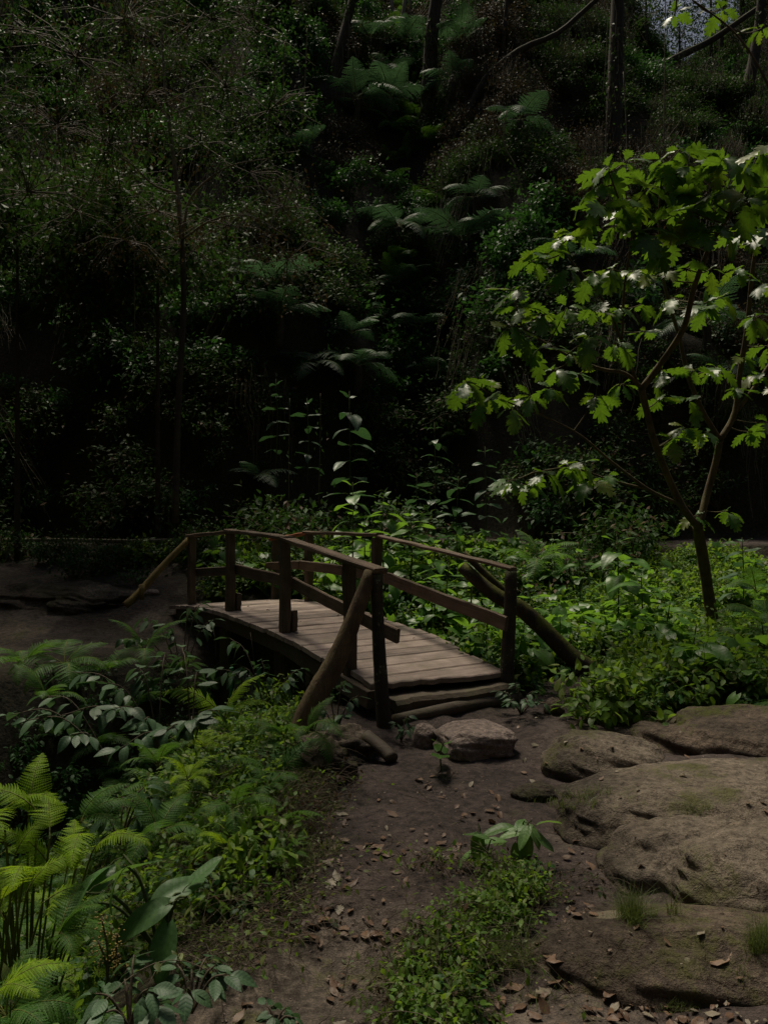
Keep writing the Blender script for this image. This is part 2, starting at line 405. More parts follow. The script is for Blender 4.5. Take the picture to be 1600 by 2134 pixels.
# ground: soil, trail dirt and forest floor chosen by two vertex masks
def ground_mat():
    m, nt, p, out = new_mat("forest_ground")
    P = N(nt, "ShaderNodeNewGeometry").outputs["Position"]
    tr = N(nt, "ShaderNodeAttribute", attribute_name="trail").outputs["Fac"]
    rk = N(nt, "ShaderNodeAttribute", attribute_name="rocky").outputs["Fac"]
    n1 = noise(nt, 2.3, 6, 0.62, P, 0.3)
    n2 = noise(nt, 19, 5, 0.65, P)
    n3 = noise(nt, 120, 4, 0.7, P)
    forest = mixc(nt, n2, (0.020, 0.017, 0.011), (0.050, 0.043, 0.024))
    dirt = mixc(nt, ramp(nt, n1, [(0.3, 0.0), (0.7, 1.0)]), (0.036, 0.027, 0.024), (0.092, 0.070, 0.061))
    sand = mixc(nt, ramp(nt, n1, [(0.35, 0.0), (0.7, 1.0)]), (0.080, 0.064, 0.050), (0.158, 0.128, 0.100))
    mossf = ramp(nt, math_(nt, 'ADD', noise(nt, 3.4, 5, 0.65, P), math_(nt, 'MULTIPLY', math_(nt, 'SUBTRACT', n2, 0.5), 0.4)), [(0.54, 0.0), (0.66, 0.75)])
    sand = mixc(nt, mossf, sand, mixc(nt, n3, (0.045, 0.050, 0.010), (0.085, 0.090, 0.022)))
    base = mixc(nt, tr, forest, dirt)
    base = mixc(nt, rk, base, sand)
    base = mixc(nt, 1.0, base, ramp(nt, n2, [(0.35, 0.45), (0.62, 1.2)]), 'MULTIPLY')
    base = mixc(nt, 1.0, base, ramp(nt, n3, [(0.38, 0.6), (0.62, 1.25)]), 'MULTIPLY')
    vo = N(nt, "ShaderNodeTexVoronoi"); vo.inputs["Scale"].default_value = 32
    nt.links.new(P, vo.inputs["Vector"])
    spk = math_(nt, 'MULTIPLY', ramp(nt, vo.outputs["Distance"], [(0.10, 1.0), (0.16, 0.0)]), ramp(nt, noise(nt, 11, 2, 0.5, P), [(0.55, 0.0), (0.6, 0.7)]))
    base = mixc(nt, math_(nt, 'MULTIPLY', spk, math_(nt, 'MAXIMUM', tr, rk)), base, (0.27, 0.20, 0.15))
    nt.links.new(base, p.inputs["Base Color"])
    p.inputs["Roughness"].default_value = 0.88
    p.inputs["Specular IOR Level"].default_value = 0.22
    nb = bump(nt, n1, 0.5, 0.09)
    nb = bump(nt, n2, 0.85, 0.03, nb)
    nb = bump(nt, n3, 0.7, 0.008, nb)
    nt.links.new(nb, p.inputs["Normal"])
    return m
M['ground'] = ground_mat()

# ------------------------------------------------------------------ mesh helpers
class MB:
    """collects vertices and faces; build() links them as one mesh object"""
    def __init__(s):
        s.v = []; s.n = 0; s.f = {3: [], 4: []}; s.mi = {3: [], 4: []}; s.att = []; s.uv = []
    def add(s, v, f, mi=0, var=None, luv=None):
        v = np.asarray(v, float).reshape(-1, 3)
        f = np.asarray(f, np.int64)
        k = f.shape[1]
        s.f[k].append(f + s.n); s.mi[k].append(np.full(len(f), mi, np.int32))
        s.v.append(v)
        s.att.append(np.full(len(v), 0.5) if var is None else np.broadcast_to(np.asarray(var, float), (len(v),)))
        s.uv.append(np.zeros((len(v), 2)) if luv is None else luv)
        s.n += len(v)
        return s.n - len(v)
    def addf(s, f, start, mi=0):
        f = np.asarray(f, np.int64)
        s.f[f.shape[1]].append(f + start); s.mi[f.shape[1]].append(np.full(len(f), mi, np.int32))
    def mesh(s, name, mats, smoothed=True):
        v = np.concatenate(s.v).astype(np.float32)
        loops = []; starts = []; mis = []; pos = 0
        for k in (3, 4):
            if s.f[k]:
                a = np.concatenate(s.f[k]); loops.append(a.ravel())
                starts.append(pos + np.arange(len(a)) * k); pos += a.size
                mis.append(np.concatenate(s.mi[k]))
        loops = np.concatenate(loops).astype(np.int32); starts = np.concatenate(starts).astype(np.int32)
        me = bpy.data.meshes.new(name)
        me.vertices.add(len(v)); me.vertices.foreach_set("co", v.ravel())
        me.loops.add(len(loops)); me.loops.foreach_set("vertex_index", loops)
        me.polygons.add(len(starts)); me.polygons.foreach_set("loop_start", starts)
        me.polygons.foreach_set("material_index", np.concatenate(mis))
        me.polygons.foreach_set("use_smooth", np.full(len(starts), smoothed))
        me.update(calc_edges=True)
        for nm, arr in (("var", np.concatenate(s.att)), ("lu", np.concatenate(s.uv)[:, 0]), ("lv", np.concatenate(s.uv)[:, 1])):
            a = me.attributes.new(nm, 'FLOAT', 'POINT'); a.data.foreach_set("value", arr.astype(np.float32))
        for m in (mats if isinstance(mats, (list, tuple)) else [mats]):
            me.materials.append(m)
        return me

def link(name, me, parent=None, loc=(0, 0, 0), rot=None, scale=None):
    o = bpy.data.objects.new(name, me)
    col.objects.link(o)
    o.location = loc
    if rot is not None: o.rotation_euler = rot
    if scale is not None: o.scale = (scale,) * 3 if isinstance(scale, (int, float)) else scale
    if parent is not None: o.parent = parent
    return o

def tag(o, label=None, cat=None, group=None, kind=None):
    if label: o["label"] = label
    if cat: o["category"] = cat
    if group: o["group"] = group
    if kind: o["kind"] = kind
    return o

def thing(name, label, cat, loc, group=None):
    o = bpy.data.objects.new(name, None)
    col.objects.link(o)
    o.empty_display_size = 0.1
    o.location = loc
    return tag(o, label, cat, group)

def centred(mb, name, mats, parent=None, base=Vector((0, 0, 0)), smoothed=True):
    """mesh object whose origin is its own middle; vertices were given in world space"""
    v = np.concatenate(mb.v); c = (v.min(0) + v.max(0)) / 2
    mb.v = [a - c for a in mb.v]
    me = mb.mesh(name, mats, smoothed)
    return link(name, me, parent, Vector(c) - Vector(base))

def tube(mb, pts, radii, sides=8, mi=0, rough=0.0, seed=0, cap=True, var=0.5):
    pts = np.asarray([tuple(p) for p in pts], float); n = len(pts)
    radii = np.broadcast_to(np.asarray(radii, float), (n,))
    tg = np.gradient(pts, axis=0); tg /= np.linalg.norm(tg, axis=1)[:, None] + 1e-9
    ref = np.array([0.0, 0.0, 1.0]) if abs(tg[0][2]) < 0.8 else np.array([1.0, 0, 0])
    V = []
    a = np.arange(sides) * 2 * math.pi / sides
    lr = np.random.default_rng(seed)
    lob = 1 + rough * np.sin(a * 2 + lr.random() * 6) + rough * 0.6 * np.sin(a * 3 + lr.random() * 6)
    for i in range(n):
        u = ref - tg[i] * ref.dot(tg[i]); u /= np.linalg.norm(u) + 1e-9; w = np.cross(tg[i], u); ref = u
        r = radii[i] * lob * (1 + rough * (lr.random(sides) - 0.5))
        V.append(pts[i] + (np.cos(a) * r)[:, None] * u + (np.sin(a) * r)[:, None] * w)
    V = np.concatenate(V)
    F = []
    for i in range(n - 1):
        for j in range(sides):
            F.append((i * sides + j, i * sides + (j + 1) % sides, (i + 1) * sides + (j + 1) % sides, (i + 1) * sides + j))
    st = mb.add(V, np.array(F), mi, var)
    if cap:
        for e, ring in ((0, list(range(sides))[::-1]), (1, [(n - 1) * sides + j for j in range(sides)])):
            c = mb.add([pts[0] if e == 0 else pts[-1]], np.zeros((0, 3), int), mi, var)
            tri = [(st + ring[j], st + ring[(j + 1) % sides], c) for j in range(sides)]
            mb.addf(np.array(tri), 0, mi)
    return st

def spline(pts, n):
    """smooth curve through points"""
    P = [Vector(p) for p in pts]
    P = [P[0] * 2 - P[1]] + P + [P[-1] * 2 - P[-2]]
    out = []
    seg = len(P) - 3
    for k in range(n):
        t = k / (n - 1) * seg; i = min(int(t), seg - 1); t -= i
        a, b, c, d = P[i:i + 4]
        out.append(0.5 * ((2 * b) + (c - a) * t + (2 * a - 5 * b + 4 * c - d) * t * t + (3 * b - a - 3 * c + d) * t ** 3))
    return out

def beam(mb, p0, p1, w, h, up=(0, 0, 1), nseg=8, cham=0.008, jit=0.004, seed=0, mi=0, side=None):
    """chamfered timber from p0 to p1; w across, h along up"""
    p0 = np.array(p0, float); p1 = np.array(p1, float); ax = p1 - p0; L = np.linalg.norm(ax); ax /= L
    up = np.array(up, float); u = up - ax * up.dot(ax); u /= np.linalg.norm(u); s = np.cross(ax, u)
    c = cham
    sec = [(-w / 2 + c, -h / 2), (w / 2 - c, -h / 2), (w / 2, -h / 2 + c), (w / 2, h / 2 - c), (w / 2 - c, h / 2), (-w / 2 + c, h / 2), (-w / 2, h / 2 - c), (-w / 2, -h / 2 + c)]
    lr = np.random.default_rng(seed)
    V = []
    for i in range(nseg + 1):
        t = i / nseg
        q = p0 + ax * L * t + s * (lr.random() - 0.5) * jit * 2 + u * (lr.random() - 0.5) * jit * 2
        for (a, b) in sec:
            V.append(q + s * (a + (lr.random() - 0.5) * jit) + u * (b + (lr.random() - 0.5) * jit) + ax * (0 if 0 < i < nseg else (lr.random() - 0.5) * jit * 3))
    F = [(i * 8 + j, i * 8 + (j + 1) % 8, (i + 1) * 8 + (j + 1) % 8, (i + 1) * 8 + j) for i in range(nseg) for j in range(8)]
    st = mb.add(np.array(V), np.array(F), mi)
    for ring in ([7, 6, 5, 4, 3, 2, 1, 0], [nseg * 8 + j for j in range(8)]):
        mb.addf(np.array([(ring[0], ring[1], ring[2], ring[3]), (ring[0], ring[3], ring[4], ring[7]), (ring[4], ring[5], ring[6], ring[7])]), st, mi)

# ------------------------------------------------------------------ leaf shapes (length 1 along +X, upper side +Z)
def small_leaf():
    v = np.array([(0, 0, 0), (0.42, 0.22, 0.05), (1, 0, -0.10), (0.42, -0.22, 0.05), (0.5, 0, 0.0)])
    f = np.array([(0, 4, 1), (1, 4, 2), (0, 3, 4), (3, 2, 4)])
    return v, f, np.stack([v[:, 0], v[:, 1]], 1)
def tiny_leaf():
    v = np.array([(0, 0, 0), (0.45, 0.24, 0.06), (1, 0, -0.05), (0.45, -0.24, 0.06)])
    f = np.array([(0, 2, 1), (0, 3, 2)])
    return v, f, np.stack([v[:, 0], v[:, 1]], 1)

def grid_leaf(wf, nu, nv, fold=0.15, droop=0.2, lobe=0.0, ripple=0.02, seed=0, twist=0.0):
    us = np.linspace(0, 1, nu + 1); vs_ = np.linspace(-1, 1, nv + 1)
    V = []; UV = []
    ph = seed * 1.7
    for u in us:
        w = wf(u)
        for v in vs_:
            x = u - lobe * abs(v) ** 1.6 * (1 - u) ** 3
            y = w * v
            z = fold * abs(y) - droop * u * u - 0.5 * fold * abs(v) ** 3 * w + ripple * math.sin(9 * u + ph + 3 * v) * abs(v) + twist * y * u
            V.append((x, y, z)); UV.append((u, y))
    F = [(i * (nv + 1) + j, (i + 1) * (nv + 1) + j, (i + 1) * (nv + 1) + j + 1, i * (nv + 1) + j + 1) for i in range(nu) for j in range(nv)]
    return np.array(V), np.array(F), np.array(UV)

heart_w = lambda u: 0.02 + 0.78 * (u + 0.03) ** 0.42 * max(0.0, 1 - u) ** 0.80 * 0.92
ellip_w = lambda u: 0.004 + 0.25 * math.sin(math.pi * min(1, u ** 0.85)) ** 0.9
HEART = [grid_leaf(heart_w, 10, 6, f, d, 0.22, 0.025, k, tw) for k, (f, d, tw) in enumerate([(0.2, 0.18, 0.2), (0.35, 0.4, -0.3), (0.1, 0.08, 0.1), (0.28, 0.65, 0.25)])]
ovate_w = lambda u: 0.01 + 0.56 * (u + 0.02) ** 0.55 * max(0.0, 1 - u) ** 0.75
OVATE = [grid_leaf(ovate_w, 10, 6, f, d, 0.08, 0.02, k, tw) for k, (f, d, tw) in enumerate([(0.25, 0.18, 0.2), (0.4, 0.4, -0.3), (0.15, 0.08, 0.1), (0.3, 0.55, 0.25)])]
ELLIP = [grid_leaf(ellip_w, 7, 4, f, d, 0.0, 0.012, k, tw) for k, (f, d, tw) in enumerate([(0.3, 0.2, 0.2), (0.5, 0.45, -0.4), (0.2, 0.05, 0.1)])]

def oak_leaf(droop, fold, seed):
    lr = random.Random(seed)
    tips = [(0.18, 0.17), (0.36, 0.31), (0.56, 0.39), (0.75, 0.31), (0.90, 0.17)]
    sins = [(0.05, 0.04), (0.24, 0.085), (0.42, 0.125), (0.60, 0.14), (0.77, 0.11), (0.93, 0.06)]
    V = []; F = []; UV = []
    def zz(x, y): return fold * abs(y) - droop * x * x - 1.1 * fold * y * y * 2 + 0.02 * math.sin(14 * x + seed * 2 + y * 9)
    def put(x, y):
        V.append((x, y, zz(x, y))); UV.append((x, y)); return len(V) - 1
    mids = [put(x, 0) for x, _ in sins]
    base = put(-0.02, 0); tip = put(1.0, 0.0)
    for sg in (1, -1):
        jit = lambda a: a * lr.uniform(0.86, 1.14)
        S = [put(x, sg * jit(y)) for x, y in sins]
        ms = [None] * 5
        for k, (tx, ty) in enumerate(tips):
            tx += lr.uniform(-0.02, 0.05); ty = jit(ty) * 1.06
            T = put(tx + 0.06, sg * ty)
            # a small tooth on each shoulder
            a = put(sins[k][0] + 0.55 * (tx - sins[k][0]), sg * (sins[k][1] + 0.60 * (ty - sins[k][1])))
            b = put(tx + 0.075, sg * (ty * 0.66))
            quad = (mids[k], mids[k + 1], S[k + 1], S[k])
            tris = [(S[k], b, a), (a, b, T), (S[k], S[k + 1], b)]
            F.append(quad if sg > 0 else quad[::-1])
            for t in tris: F.append(t if sg > 0 else t[::-1])
        t0 = (base, mids[0], S[0]); F.append(t0 if sg > 0 else t0[::-1])
        t1 = (mids[-1], tip, S[-1]); F.append(t1 if sg > 0 else t1[::-1])
    return np.array(V), F, np.array(UV)

def leaf_mesh(name, tmpl, mat, stalk=0.0, stalkmat=None):
    mb = MB(); v, f, uv = tmpl
    v = np.array(v)
    if isinstance(f, np.ndarray):
        mb.add(v, f, 0, 0.5, uv)
    else:
        q = np.array([t for t in f if len(t) == 4]); t3 = np.array([t for t in f if len(t) == 3])
        st = mb.add(v, q, 0, 0.5, uv); mb.addf(t3, st, 0)
    mats = [mat]
    if stalk:
        v0 = v[np.argmin(np.abs(v[:, 0]) + np.abs(v[:, 1]))]
        tube(mb, [(-stalk, 0, -0.12 * stalk), (-stalk * 0.5, 0, 0.02), (v0[0] + 0.05, 0, v0[2] - 0.004)], [0.013, 0.011, 0.009], 5, 1, cap=False)
        mats.append(stalkmat or M['rachis'])
    return mb.mesh(name, mats)

def scatter_leaves(mb, tmpl, P, D, Nn, S, mi=0, lr=None):
    """many leaves into one mesh: base points P, directions D, normals Nn, sizes S"""
    v, f, uv = tmpl
    P = np.asarray(P); D = np.asarray(D); Nn = np.asarray(Nn)
    D = D / (np.linalg.norm(D, axis=1)[:, None] + 1e-9)
    Z = Nn - D * np.sum(Nn * D, axis=1)[:, None]; Z /= np.linalg.norm(Z, axis=1)[:, None] + 1e-9
    Yv = np.cross(Z, D)
    V = (v[None, :, 0, None] * D[:, None] + v[None, :, 1, None] * Yv[:, None] + v[None, :, 2, None] * Z[:, None]) * np.asarray(S)[:, None, None] + P[:, None]
    n, k = len(P), len(v)
    F = (f[None] + (np.arange(n) * k)[:, None, None]).reshape(-1, f.shape[1])
    var = np.repeat((lr or rng).random(n), k)
    mb.add(V.reshape(-1, 3), F, mi, var, np.tile(uv, (n, 1)))

def rand_unit(n, lr):
    a = lr.normal(size=(n, 3)); return a / np.linalg.norm(a, axis=1)[:, None]

# fern frond: length 1 along +X, arching; pinnae cut into small lobes
def frond_mesh(name, mat, a0=55, a1=-45, npair=20, m=9, wide=0.30, curl=0.0, seed=0):
    lr = random.Random(seed)
    mb = MB(); ns = 40
    pts = [np.zeros(3)]
    for i in range(ns):
        t = (i + 0.5) / ns; a = R(a0 + (a1 - a0) * t ** 1.1)
        pts.append(pts[-1] + np.array([math.cos(a), curl * t, math.sin(a)]) / ns)
    pts = np.array(pts)
    tube(mb, pts[::4], np.linspace(0.010, 0.002, len(pts[::4])), 5, 1, cap=False)
    V = []; F = []; var = []
    for k in range(npair):
        s = 0.16 + 0.83 * k / (npair - 1)
        i = min(int(s * ns), ns - 1); c = pts[i] + (pts[i + 1] - pts[i]) * (s * ns - i)
        tg = pts[i + 1] - pts[i]; tg /= np.linalg.norm(tg)
        nrm = np.cross(tg, [0, 1, 0]); nrm /= np.linalg.norm(nrm); nrm = -nrm if nrm[2] < 0 else nrm
        sp = (s - 0.16) / 0.84
        Lp = wide * (1 - sp) ** 0.75 * min(1.0, 0.62 + sp * 2.2) + 0.012
        for sg in (1, -1):
            d = np.array([0, sg, 0]) * math.cos(R(22)) + tg * math.sin(R(22)) + nrm * lr.uniform(-0.12, 0.1)
            d /= np.linalg.norm(d)
            mm = max(3, int(m * (0.35 + 0.65 * Lp / wide)))
            gap = 0.83 / (npair - 1)
            pv = lr.random()
            droop = lr.uniform(0.15, 0.45)
            ax = [c + d * Lp * (j / mm) - nrm * droop * Lp * (j / mm) ** 2 + tg * 0.10 * Lp * (j / mm) ** 2 for j in range(mm + 1)]
            for j in range(mm):
                w = gap * 0.62 * (1 - 0.82 * (j / mm) ** 1.3)
                a, b = ax[j], ax[j] + (ax[j + 1] - ax[j]) * 0.86
                stp = ax[j + 1] - ax[j]
                for sd in (1, -1):
                    o = tg * sd * w + stp * 0.45 - nrm * w * 0.18
                    n0 = len(V)
                    V += [a, b, b + o * 0.92, a + o * 0.8 + stp * 0.12]
                    F.append((n0, n0 + 1, n0 + 2, n0 + 3) if sd * sg < 0 else (n0 + 3, n0 + 2, n0 + 1, n0))
                    var += [pv] * 4
    mb.add(np.array(V), np.array(F), 0, np.array(var))
    return mb.mesh(name, [mat, M['rachis']])

# ------------------------------------------------------------------ instanced stuff
def scatter(name, label, P, Rt, S, idx, sources):
    me = bpy.data.meshes.new(name)
    P = np.asarray(P, np.float32)
    me.vertices.add(len(P)); me.vertices.foreach_set("co", P.ravel())
    a = me.attributes.new("rot", 'FLOAT_VECTOR', 'POINT'); a.data.foreach_set("vector", np.asarray(Rt, np.float32).ravel())
    a = me.attributes.new("scl", 'FLOAT', 'POINT'); a.data.foreach_set("value", np.asarray(S, np.float32))
    a = me.attributes.new("pick", 'INT', 'POINT'); a.data.foreach_set("value", np.asarray(idx, np.int32))
    c = bpy.data.collections.new(name + "_kinds")
    for k, src in enumerate(sources):
        c.objects.link(bpy.data.objects.new("%s_kind_%02d" % (name, k), src))
    o = link(name, me)
    tag(o, label, None, None, 'stuff')
    ng = bpy.data.node_groups.new(name, 'GeometryNodeTree')
    ng.interface.new_socket("Geometry", in_out='INPUT', socket_type='NodeSocketGeometry')
    ng.interface.new_socket("Geometry", in_out='OUTPUT', socket_type='NodeSocketGeometry')
    gi = ng.nodes.new("NodeGroupInput"); go = ng.nodes.new("NodeGroupOutput")
    ci = ng.nodes.new("GeometryNodeCollectionInfo")
    ci.inputs["Collection"].default_value = c
    ci.inputs["Separate Children"].default_value = True
    ci.inputs["Reset Children"].default_value = True
    ip = ng.nodes.new("GeometryNodeInstanceOnPoints")
    ip.inputs["Pick Instance"].default_value = True
    def na(nm, ty):
        q = ng.nodes.new("GeometryNodeInputNamedAttribute"); q.data_type = ty; q.inputs["Name"].default_value = nm
        return [x for x in q.outputs if x.enabled and x.name == "Attribute"][0]
    ng.links.new(gi.outputs[0], ip.inputs["Points"])
    ng.links.new(ci.outputs[0], ip.inputs["Instance"])
    ng.links.new(na("rot", 'FLOAT_VECTOR'), ip.inputs["Rotation"])
    ng.links.new(na("scl", 'FLOAT'), ip.inputs["Scale"])
    ng.links.new(na("pick", 'INT'), ip.inputs["Instance Index"])
    ng.links.new(ip.outputs[0], go.inputs[0])
    mod = o.modifiers.new("scatter", 'NODES'); mod.node_group = ng
    return o

# ================================================================== GROUND
def axis(parts):
    out = []
    for a, b, s in parts: out += list(np.arange(a, b, s))
    return np.array(out)
gx = np.concatenate([-np.geomspace(5, 75, 34)[::-1], np.arange(-4.95, 5.0, 0.05), np.geomspace(5, 75, 34)])
gy = axis([(-40, -4, 2.0), (-4, 1.5, 0.25), (1.5, 8, 0.045), (8, 16, 0.08), (16, 40, 0.3), (40, 130, 4)])
GX, GY = np.meshgrid(gx, gy)
GZ = height(GX, GY)
trail = smooth((GX - np.interp(GY, EDGE_Y, EDGE_X) + 0.25) / 0.4) * (1 - smooth((GY - 5.9) / 0.5)) * (GY > -3)
tp = np.minimum.reduce([np.hypot(GX - 1.0 - 0.75 * t, GY - 5.4 - 1.5 * t) for t in np.linspace(0, 1.2, 12)])
trail = np.maximum(trail, 1 - smooth((tp - 0.28) / 0.25))
bank = smooth((-GX - 2.0 - 0.4 * (GY - 10)) / 0.6) * smooth((GY - 8.6) / 0.5) * (1 - smooth((GY - 12.6) / 0.4))
trail = np.maximum(trail, bank * 0.6)
trail = np.maximum(trail, smooth((GY - 13.45) / 0.15) * (1 - smooth((GY - hill_foot(GX, GY) + 0.3) / 0.3)))
trail = np.clip(trail + 0.5 * fbm(GX * 2.2, GY * 2.2, 71, 3) * (trail > 0.02) * (trail < 0.98), 0, 1)
rocky = np.maximum(smooth((3.4 - GY + 0.5 * fbm(GX, GY, 50, 3)) / 0.5) * smooth((GX + 0.75) / 0.25) * (1 - smooth((GX - 0.15) / 0.4)), bank * smooth((fbm(GX * 0.8, GY * 0.8, 44, 3) - 0.05) / 0.2))
rocky = np.maximum(rocky, 0.8 * smooth((fbm(GX * 1.3 + 4, GY * 1.3, 57, 3) - 0.08) / 0.15) * trail * (GY < 5.2) * (GX < 1.2))
gb = MB()
nxg, nyg = len(gx), len(gy)
idx = np.arange(nxg * nyg).reshape(nyg, nxg)
quads = np.stack([idx[:-1, :-1], idx[:-1, 1:], idx[1:, 1:], idx[1:, :-1]], -1).reshape(-1, 4)
gb.add(np.stack([GX, GY, GZ], -1).reshape(-1, 3), quads)
gme = gb.mesh("ground", M['ground'])
for nm, arr in (("trail", trail), ("rocky", rocky)):
    a = gme.attributes.new(nm, 'FLOAT', 'POINT'); a.data.foreach_set("value", arr.ravel().astype(np.float32))
tag(link("ground", gme), "dark forest floor with a dirt trail, a ravine and a steep hillside", None, None, 'structure')

# ================================================================== FOOTBRIDGE
BO = Vector((-0.04, 5.85, 0)); BD = Vector((-0.5145, 0.8575, 0)); BN = Vector((0.8575, 0.5145, 0))
def deck_z(t):
    s = t * 0.8575 / 4.15
    return 0.25 + 0.721 * s - 0.581 * s * s
def bp(t, n, z=0.0):
    q = BO + BD * t + BN * n
    return Vector((q.x, q.y, deck_z(max(t, 0)) + z))
bridge = thing("footbridge", "arched wooden footbridge with plank deck and timber handrails over the ravine", "bridge", (BO.x, BO.y, 0))
BB = Vector(bridge.location)
def part(mb, name, mat, smoothed=False, parent=bridge, base=BB):
    return centred(mb, name, mat, parent, base, smoothed)

lr = random.Random(3)
t = 0.02; k = 0
while t < 5.35:
    w = lr.uniform(0.17, 0.235)
    if k < 3: w = 0.225
    left = -0.005 if t < 0.62 else (-0.06 if t < 1.95 else -0.11)
    left += lr.uniform(-0.014, 0.014)
    right = (1.25 if t < 0.5 else 1.31) + lr.uniform(-0.03, 0.03)
    mb = MB()
    a0 = left; n = 14
    V = []; zj = lr.uniform(-0.004, 0.004); tilt = lr.uniform(-0.006, 0.006)
    th = 0.045
    edge0 = [lr.uniform(-0.003, 0.003) for _ in range(n + 1)]; edge1 = [lr.uniform(-0.003, 0.003) for _ in range(n + 1)]
    if k == 0:       # the worn, broken near edge
        edge0 = [(0.085, 0.10, 0.06, 0.075, 0.05, 0.055, 0.02, 0.035, 0.01, 0.0, -0.02, -0.015, -0.03, -0.02, -0.03)[j] + lr.uniform(-0.008, 0.008) for j in range(n + 1)]
    for j in range(n + 1):
        nn = left + (right - left) * j / n
        z0 = zj + lr.uniform(-0.001, 0.001); z1 = zj + tilt + lr.uniform(-0.001, 0.001)
        ta, tb = t + 0.007 + edge0[j], t + w - 0.006 + edge1[j]
        for (tt, zz) in ((ta, z0 - th), (ta, z0 - 0.008), (ta + 0.009, z0), (tb - 0.009, z1), (tb, z1 - 0.008), (tb, z1 - th)):
            V.append(bp(tt, nn, zz))
    F = [(j * 6 + q, (j + 1) * 6 + q, (j + 1) * 6 + (q + 1) % 6, j * 6 + (q + 1) % 6) for j in range(n) for q in range(6)]
    ends = [(0, 1, 4, 5), (1, 2, 3, 4)]
    F += ends + [tuple(n * 6 + q for q in e[::-1]) for e in ends]
    c = sum(V, Vector()) / len(V)
    rot = math.atan2(BN.y, BN.x); ca, sa = math.cos(-rot), math.sin(-rot)
    V2 = [((v.x - c.x) * ca - (v.y - c.y) * sa, (v.x - c.x) * sa + (v.y - c.y) * ca, v.z - c.z) for v in V]
    mb.add(V2, F)
    me = mb.mesh("deck_plank", M['plank'], False)
    o = link("deck_plank", me, bridge, c - BB, (0, 0, rot))
    if k == 0: o["label"] = "broken dark-edged plank at the near end of the deck"
    t += w; k += 1

def oriented(name, p0, p1, w, h, mat, up=(0, 0, 1), seed=0, nseg=8, jit=0.004):
    """timber whose local X runs along its length, so the grain follows it"""
    p0 = Vector(p0); p1 = Vector(p1); c = (p0 + p1) / 2; L = (p1 - p0).length
    x = (p1 - p0).normalized(); u = Vector(up); z = (u - x * u.dot(x)).normalized(); y = z.cross(x)
    mb = MB(); beam(mb, (-L / 2, 0, 0), (L / 2, 0, 0), w, h, nseg=nseg, jit=jit, seed=seed)
    o = link(name, mb.mesh(name, mat, False), bridge)
    Mx = Matrix((x, y, z)).transposed().to_4x4(); Mx.translation = c - BB
    o.matrix_basis = Mx
    return o

# carrier beams under the deck
for n_, seed in ((0.0, 1), (1.22, 2)):
    mb = MB()
    for a, b in ((0.1, 1.8), (1.8, 3.5), (3.5, 5.3)):
        beam(mb, bp(a, n_, -0.12), bp(b, n_, -0.12), 0.09, 0.145, seed=seed)
    part(mb, "carrier_beam", M['beam'])
for tt in (2.0, 3.6):
    for n_ in (0.05, 1.2):
        mb = MB(); g = bp(tt, n_)
        beam(mb, (g.x, g.y, g.z - 0.2), (g.x, g.y, hgt(g.x, g.y) - 0.1), 0.11, 0.11, up=(0, 1, 0))
        part(mb, "support_post", M['postwood'])

def left_t(px):      # where on the left rail line a photo column falls
    Y = 3.47 / (0.6 + (px - 800) / 1600); return (Y - 5.85) / 0.8575
def right_t(px):
    Y = 4.99 / (0.6 + (px - 800) / 1600); return (Y - 6.53) / 0.8575
LT = [left_t(p) for p in (722, 588, 475, 395)]
RT = [right_t(p) for p in (785, 645)] + [5.05]
up_d = (BD.x, BD.y, 0)
for kk, tt in enumerate(LT):
    zb = -0.02
    g = bp(tt, 0.03); top = g.z + 0.885
    mb = MB(); beam(mb, (g.x, g.y, g.z + zb - 0.2), (g.x, g.y, top), 0.092, 0.092, up=up_d, seed=10 + kk, jit=0.006)
    post = part(mb, "rail_post", M['postwood'])
    if kk in (1, 2):
        q = bp(tt, 0.03) + BN * 0.09
        mb = MB(); beam(mb, (q.x, q.y, g.z + 0.004), (q.x, q.y, g.z + 0.20), 0.06, 0.085, up=up_d, seed=20 + kk)
        part(mb, "cleat", M['postwood'])
for kk, tt in enumerate(RT):
    g = bp(tt, 1.29); top = g.z + (0.86 if kk < 2 else 0.84)
    mb = MB(); beam(mb, (g.x, g.y, g.z - 0.22), (g.x, g.y, top), 0.092, 0.092, up=up_d, seed=30 + kk, jit=0.006)
    part(mb, "rail_post", M['postwood'])

def log(name, pts, radii, mat, n=18, sides=16, rough=0.05, seed=0, parent=bridge, base=BB):
    cur = spline(pts, n); rr = np.interp(np.linspace(0, 1, n), np.linspace(0, 1, len(radii)), radii)
    mb = MB(); tube(mb, cur, rr, sides, 0, rough, seed)
    return centred(mb, name, mat, parent, base, True)
# the two round end posts
pl = ray(787, 1190, 5.80); gl = hit(803, 1512)
lp = log("end_post", [(pl.x - 0.005, 5.80, 1.13), (pl.x, 5.80, 0.8), (pl.x + 0.02, 5.78, 0.4), (0.02, 5.74, -0.25)], [0.045, 0.047, 0.052, 0.064], M['post'], seed=4)
lp["label"] = "lichen-spotted round end post on the left of the steps"
pr = ray(1062, 1190, 6.52)
rp = log("end_post", [(pr.x + 0.01, 6.52, 1.10), (pr.x, 6.52, 0.7), (pr.x - 0.025, 6.50, 0.3), (pr.x - 0.03, 6.49, -0.3)], [0.055, 0.056, 0.062, 0.074], M['post'], seed=5)
rp["label"] = "lichen-spotted round end post on the right of the steps"

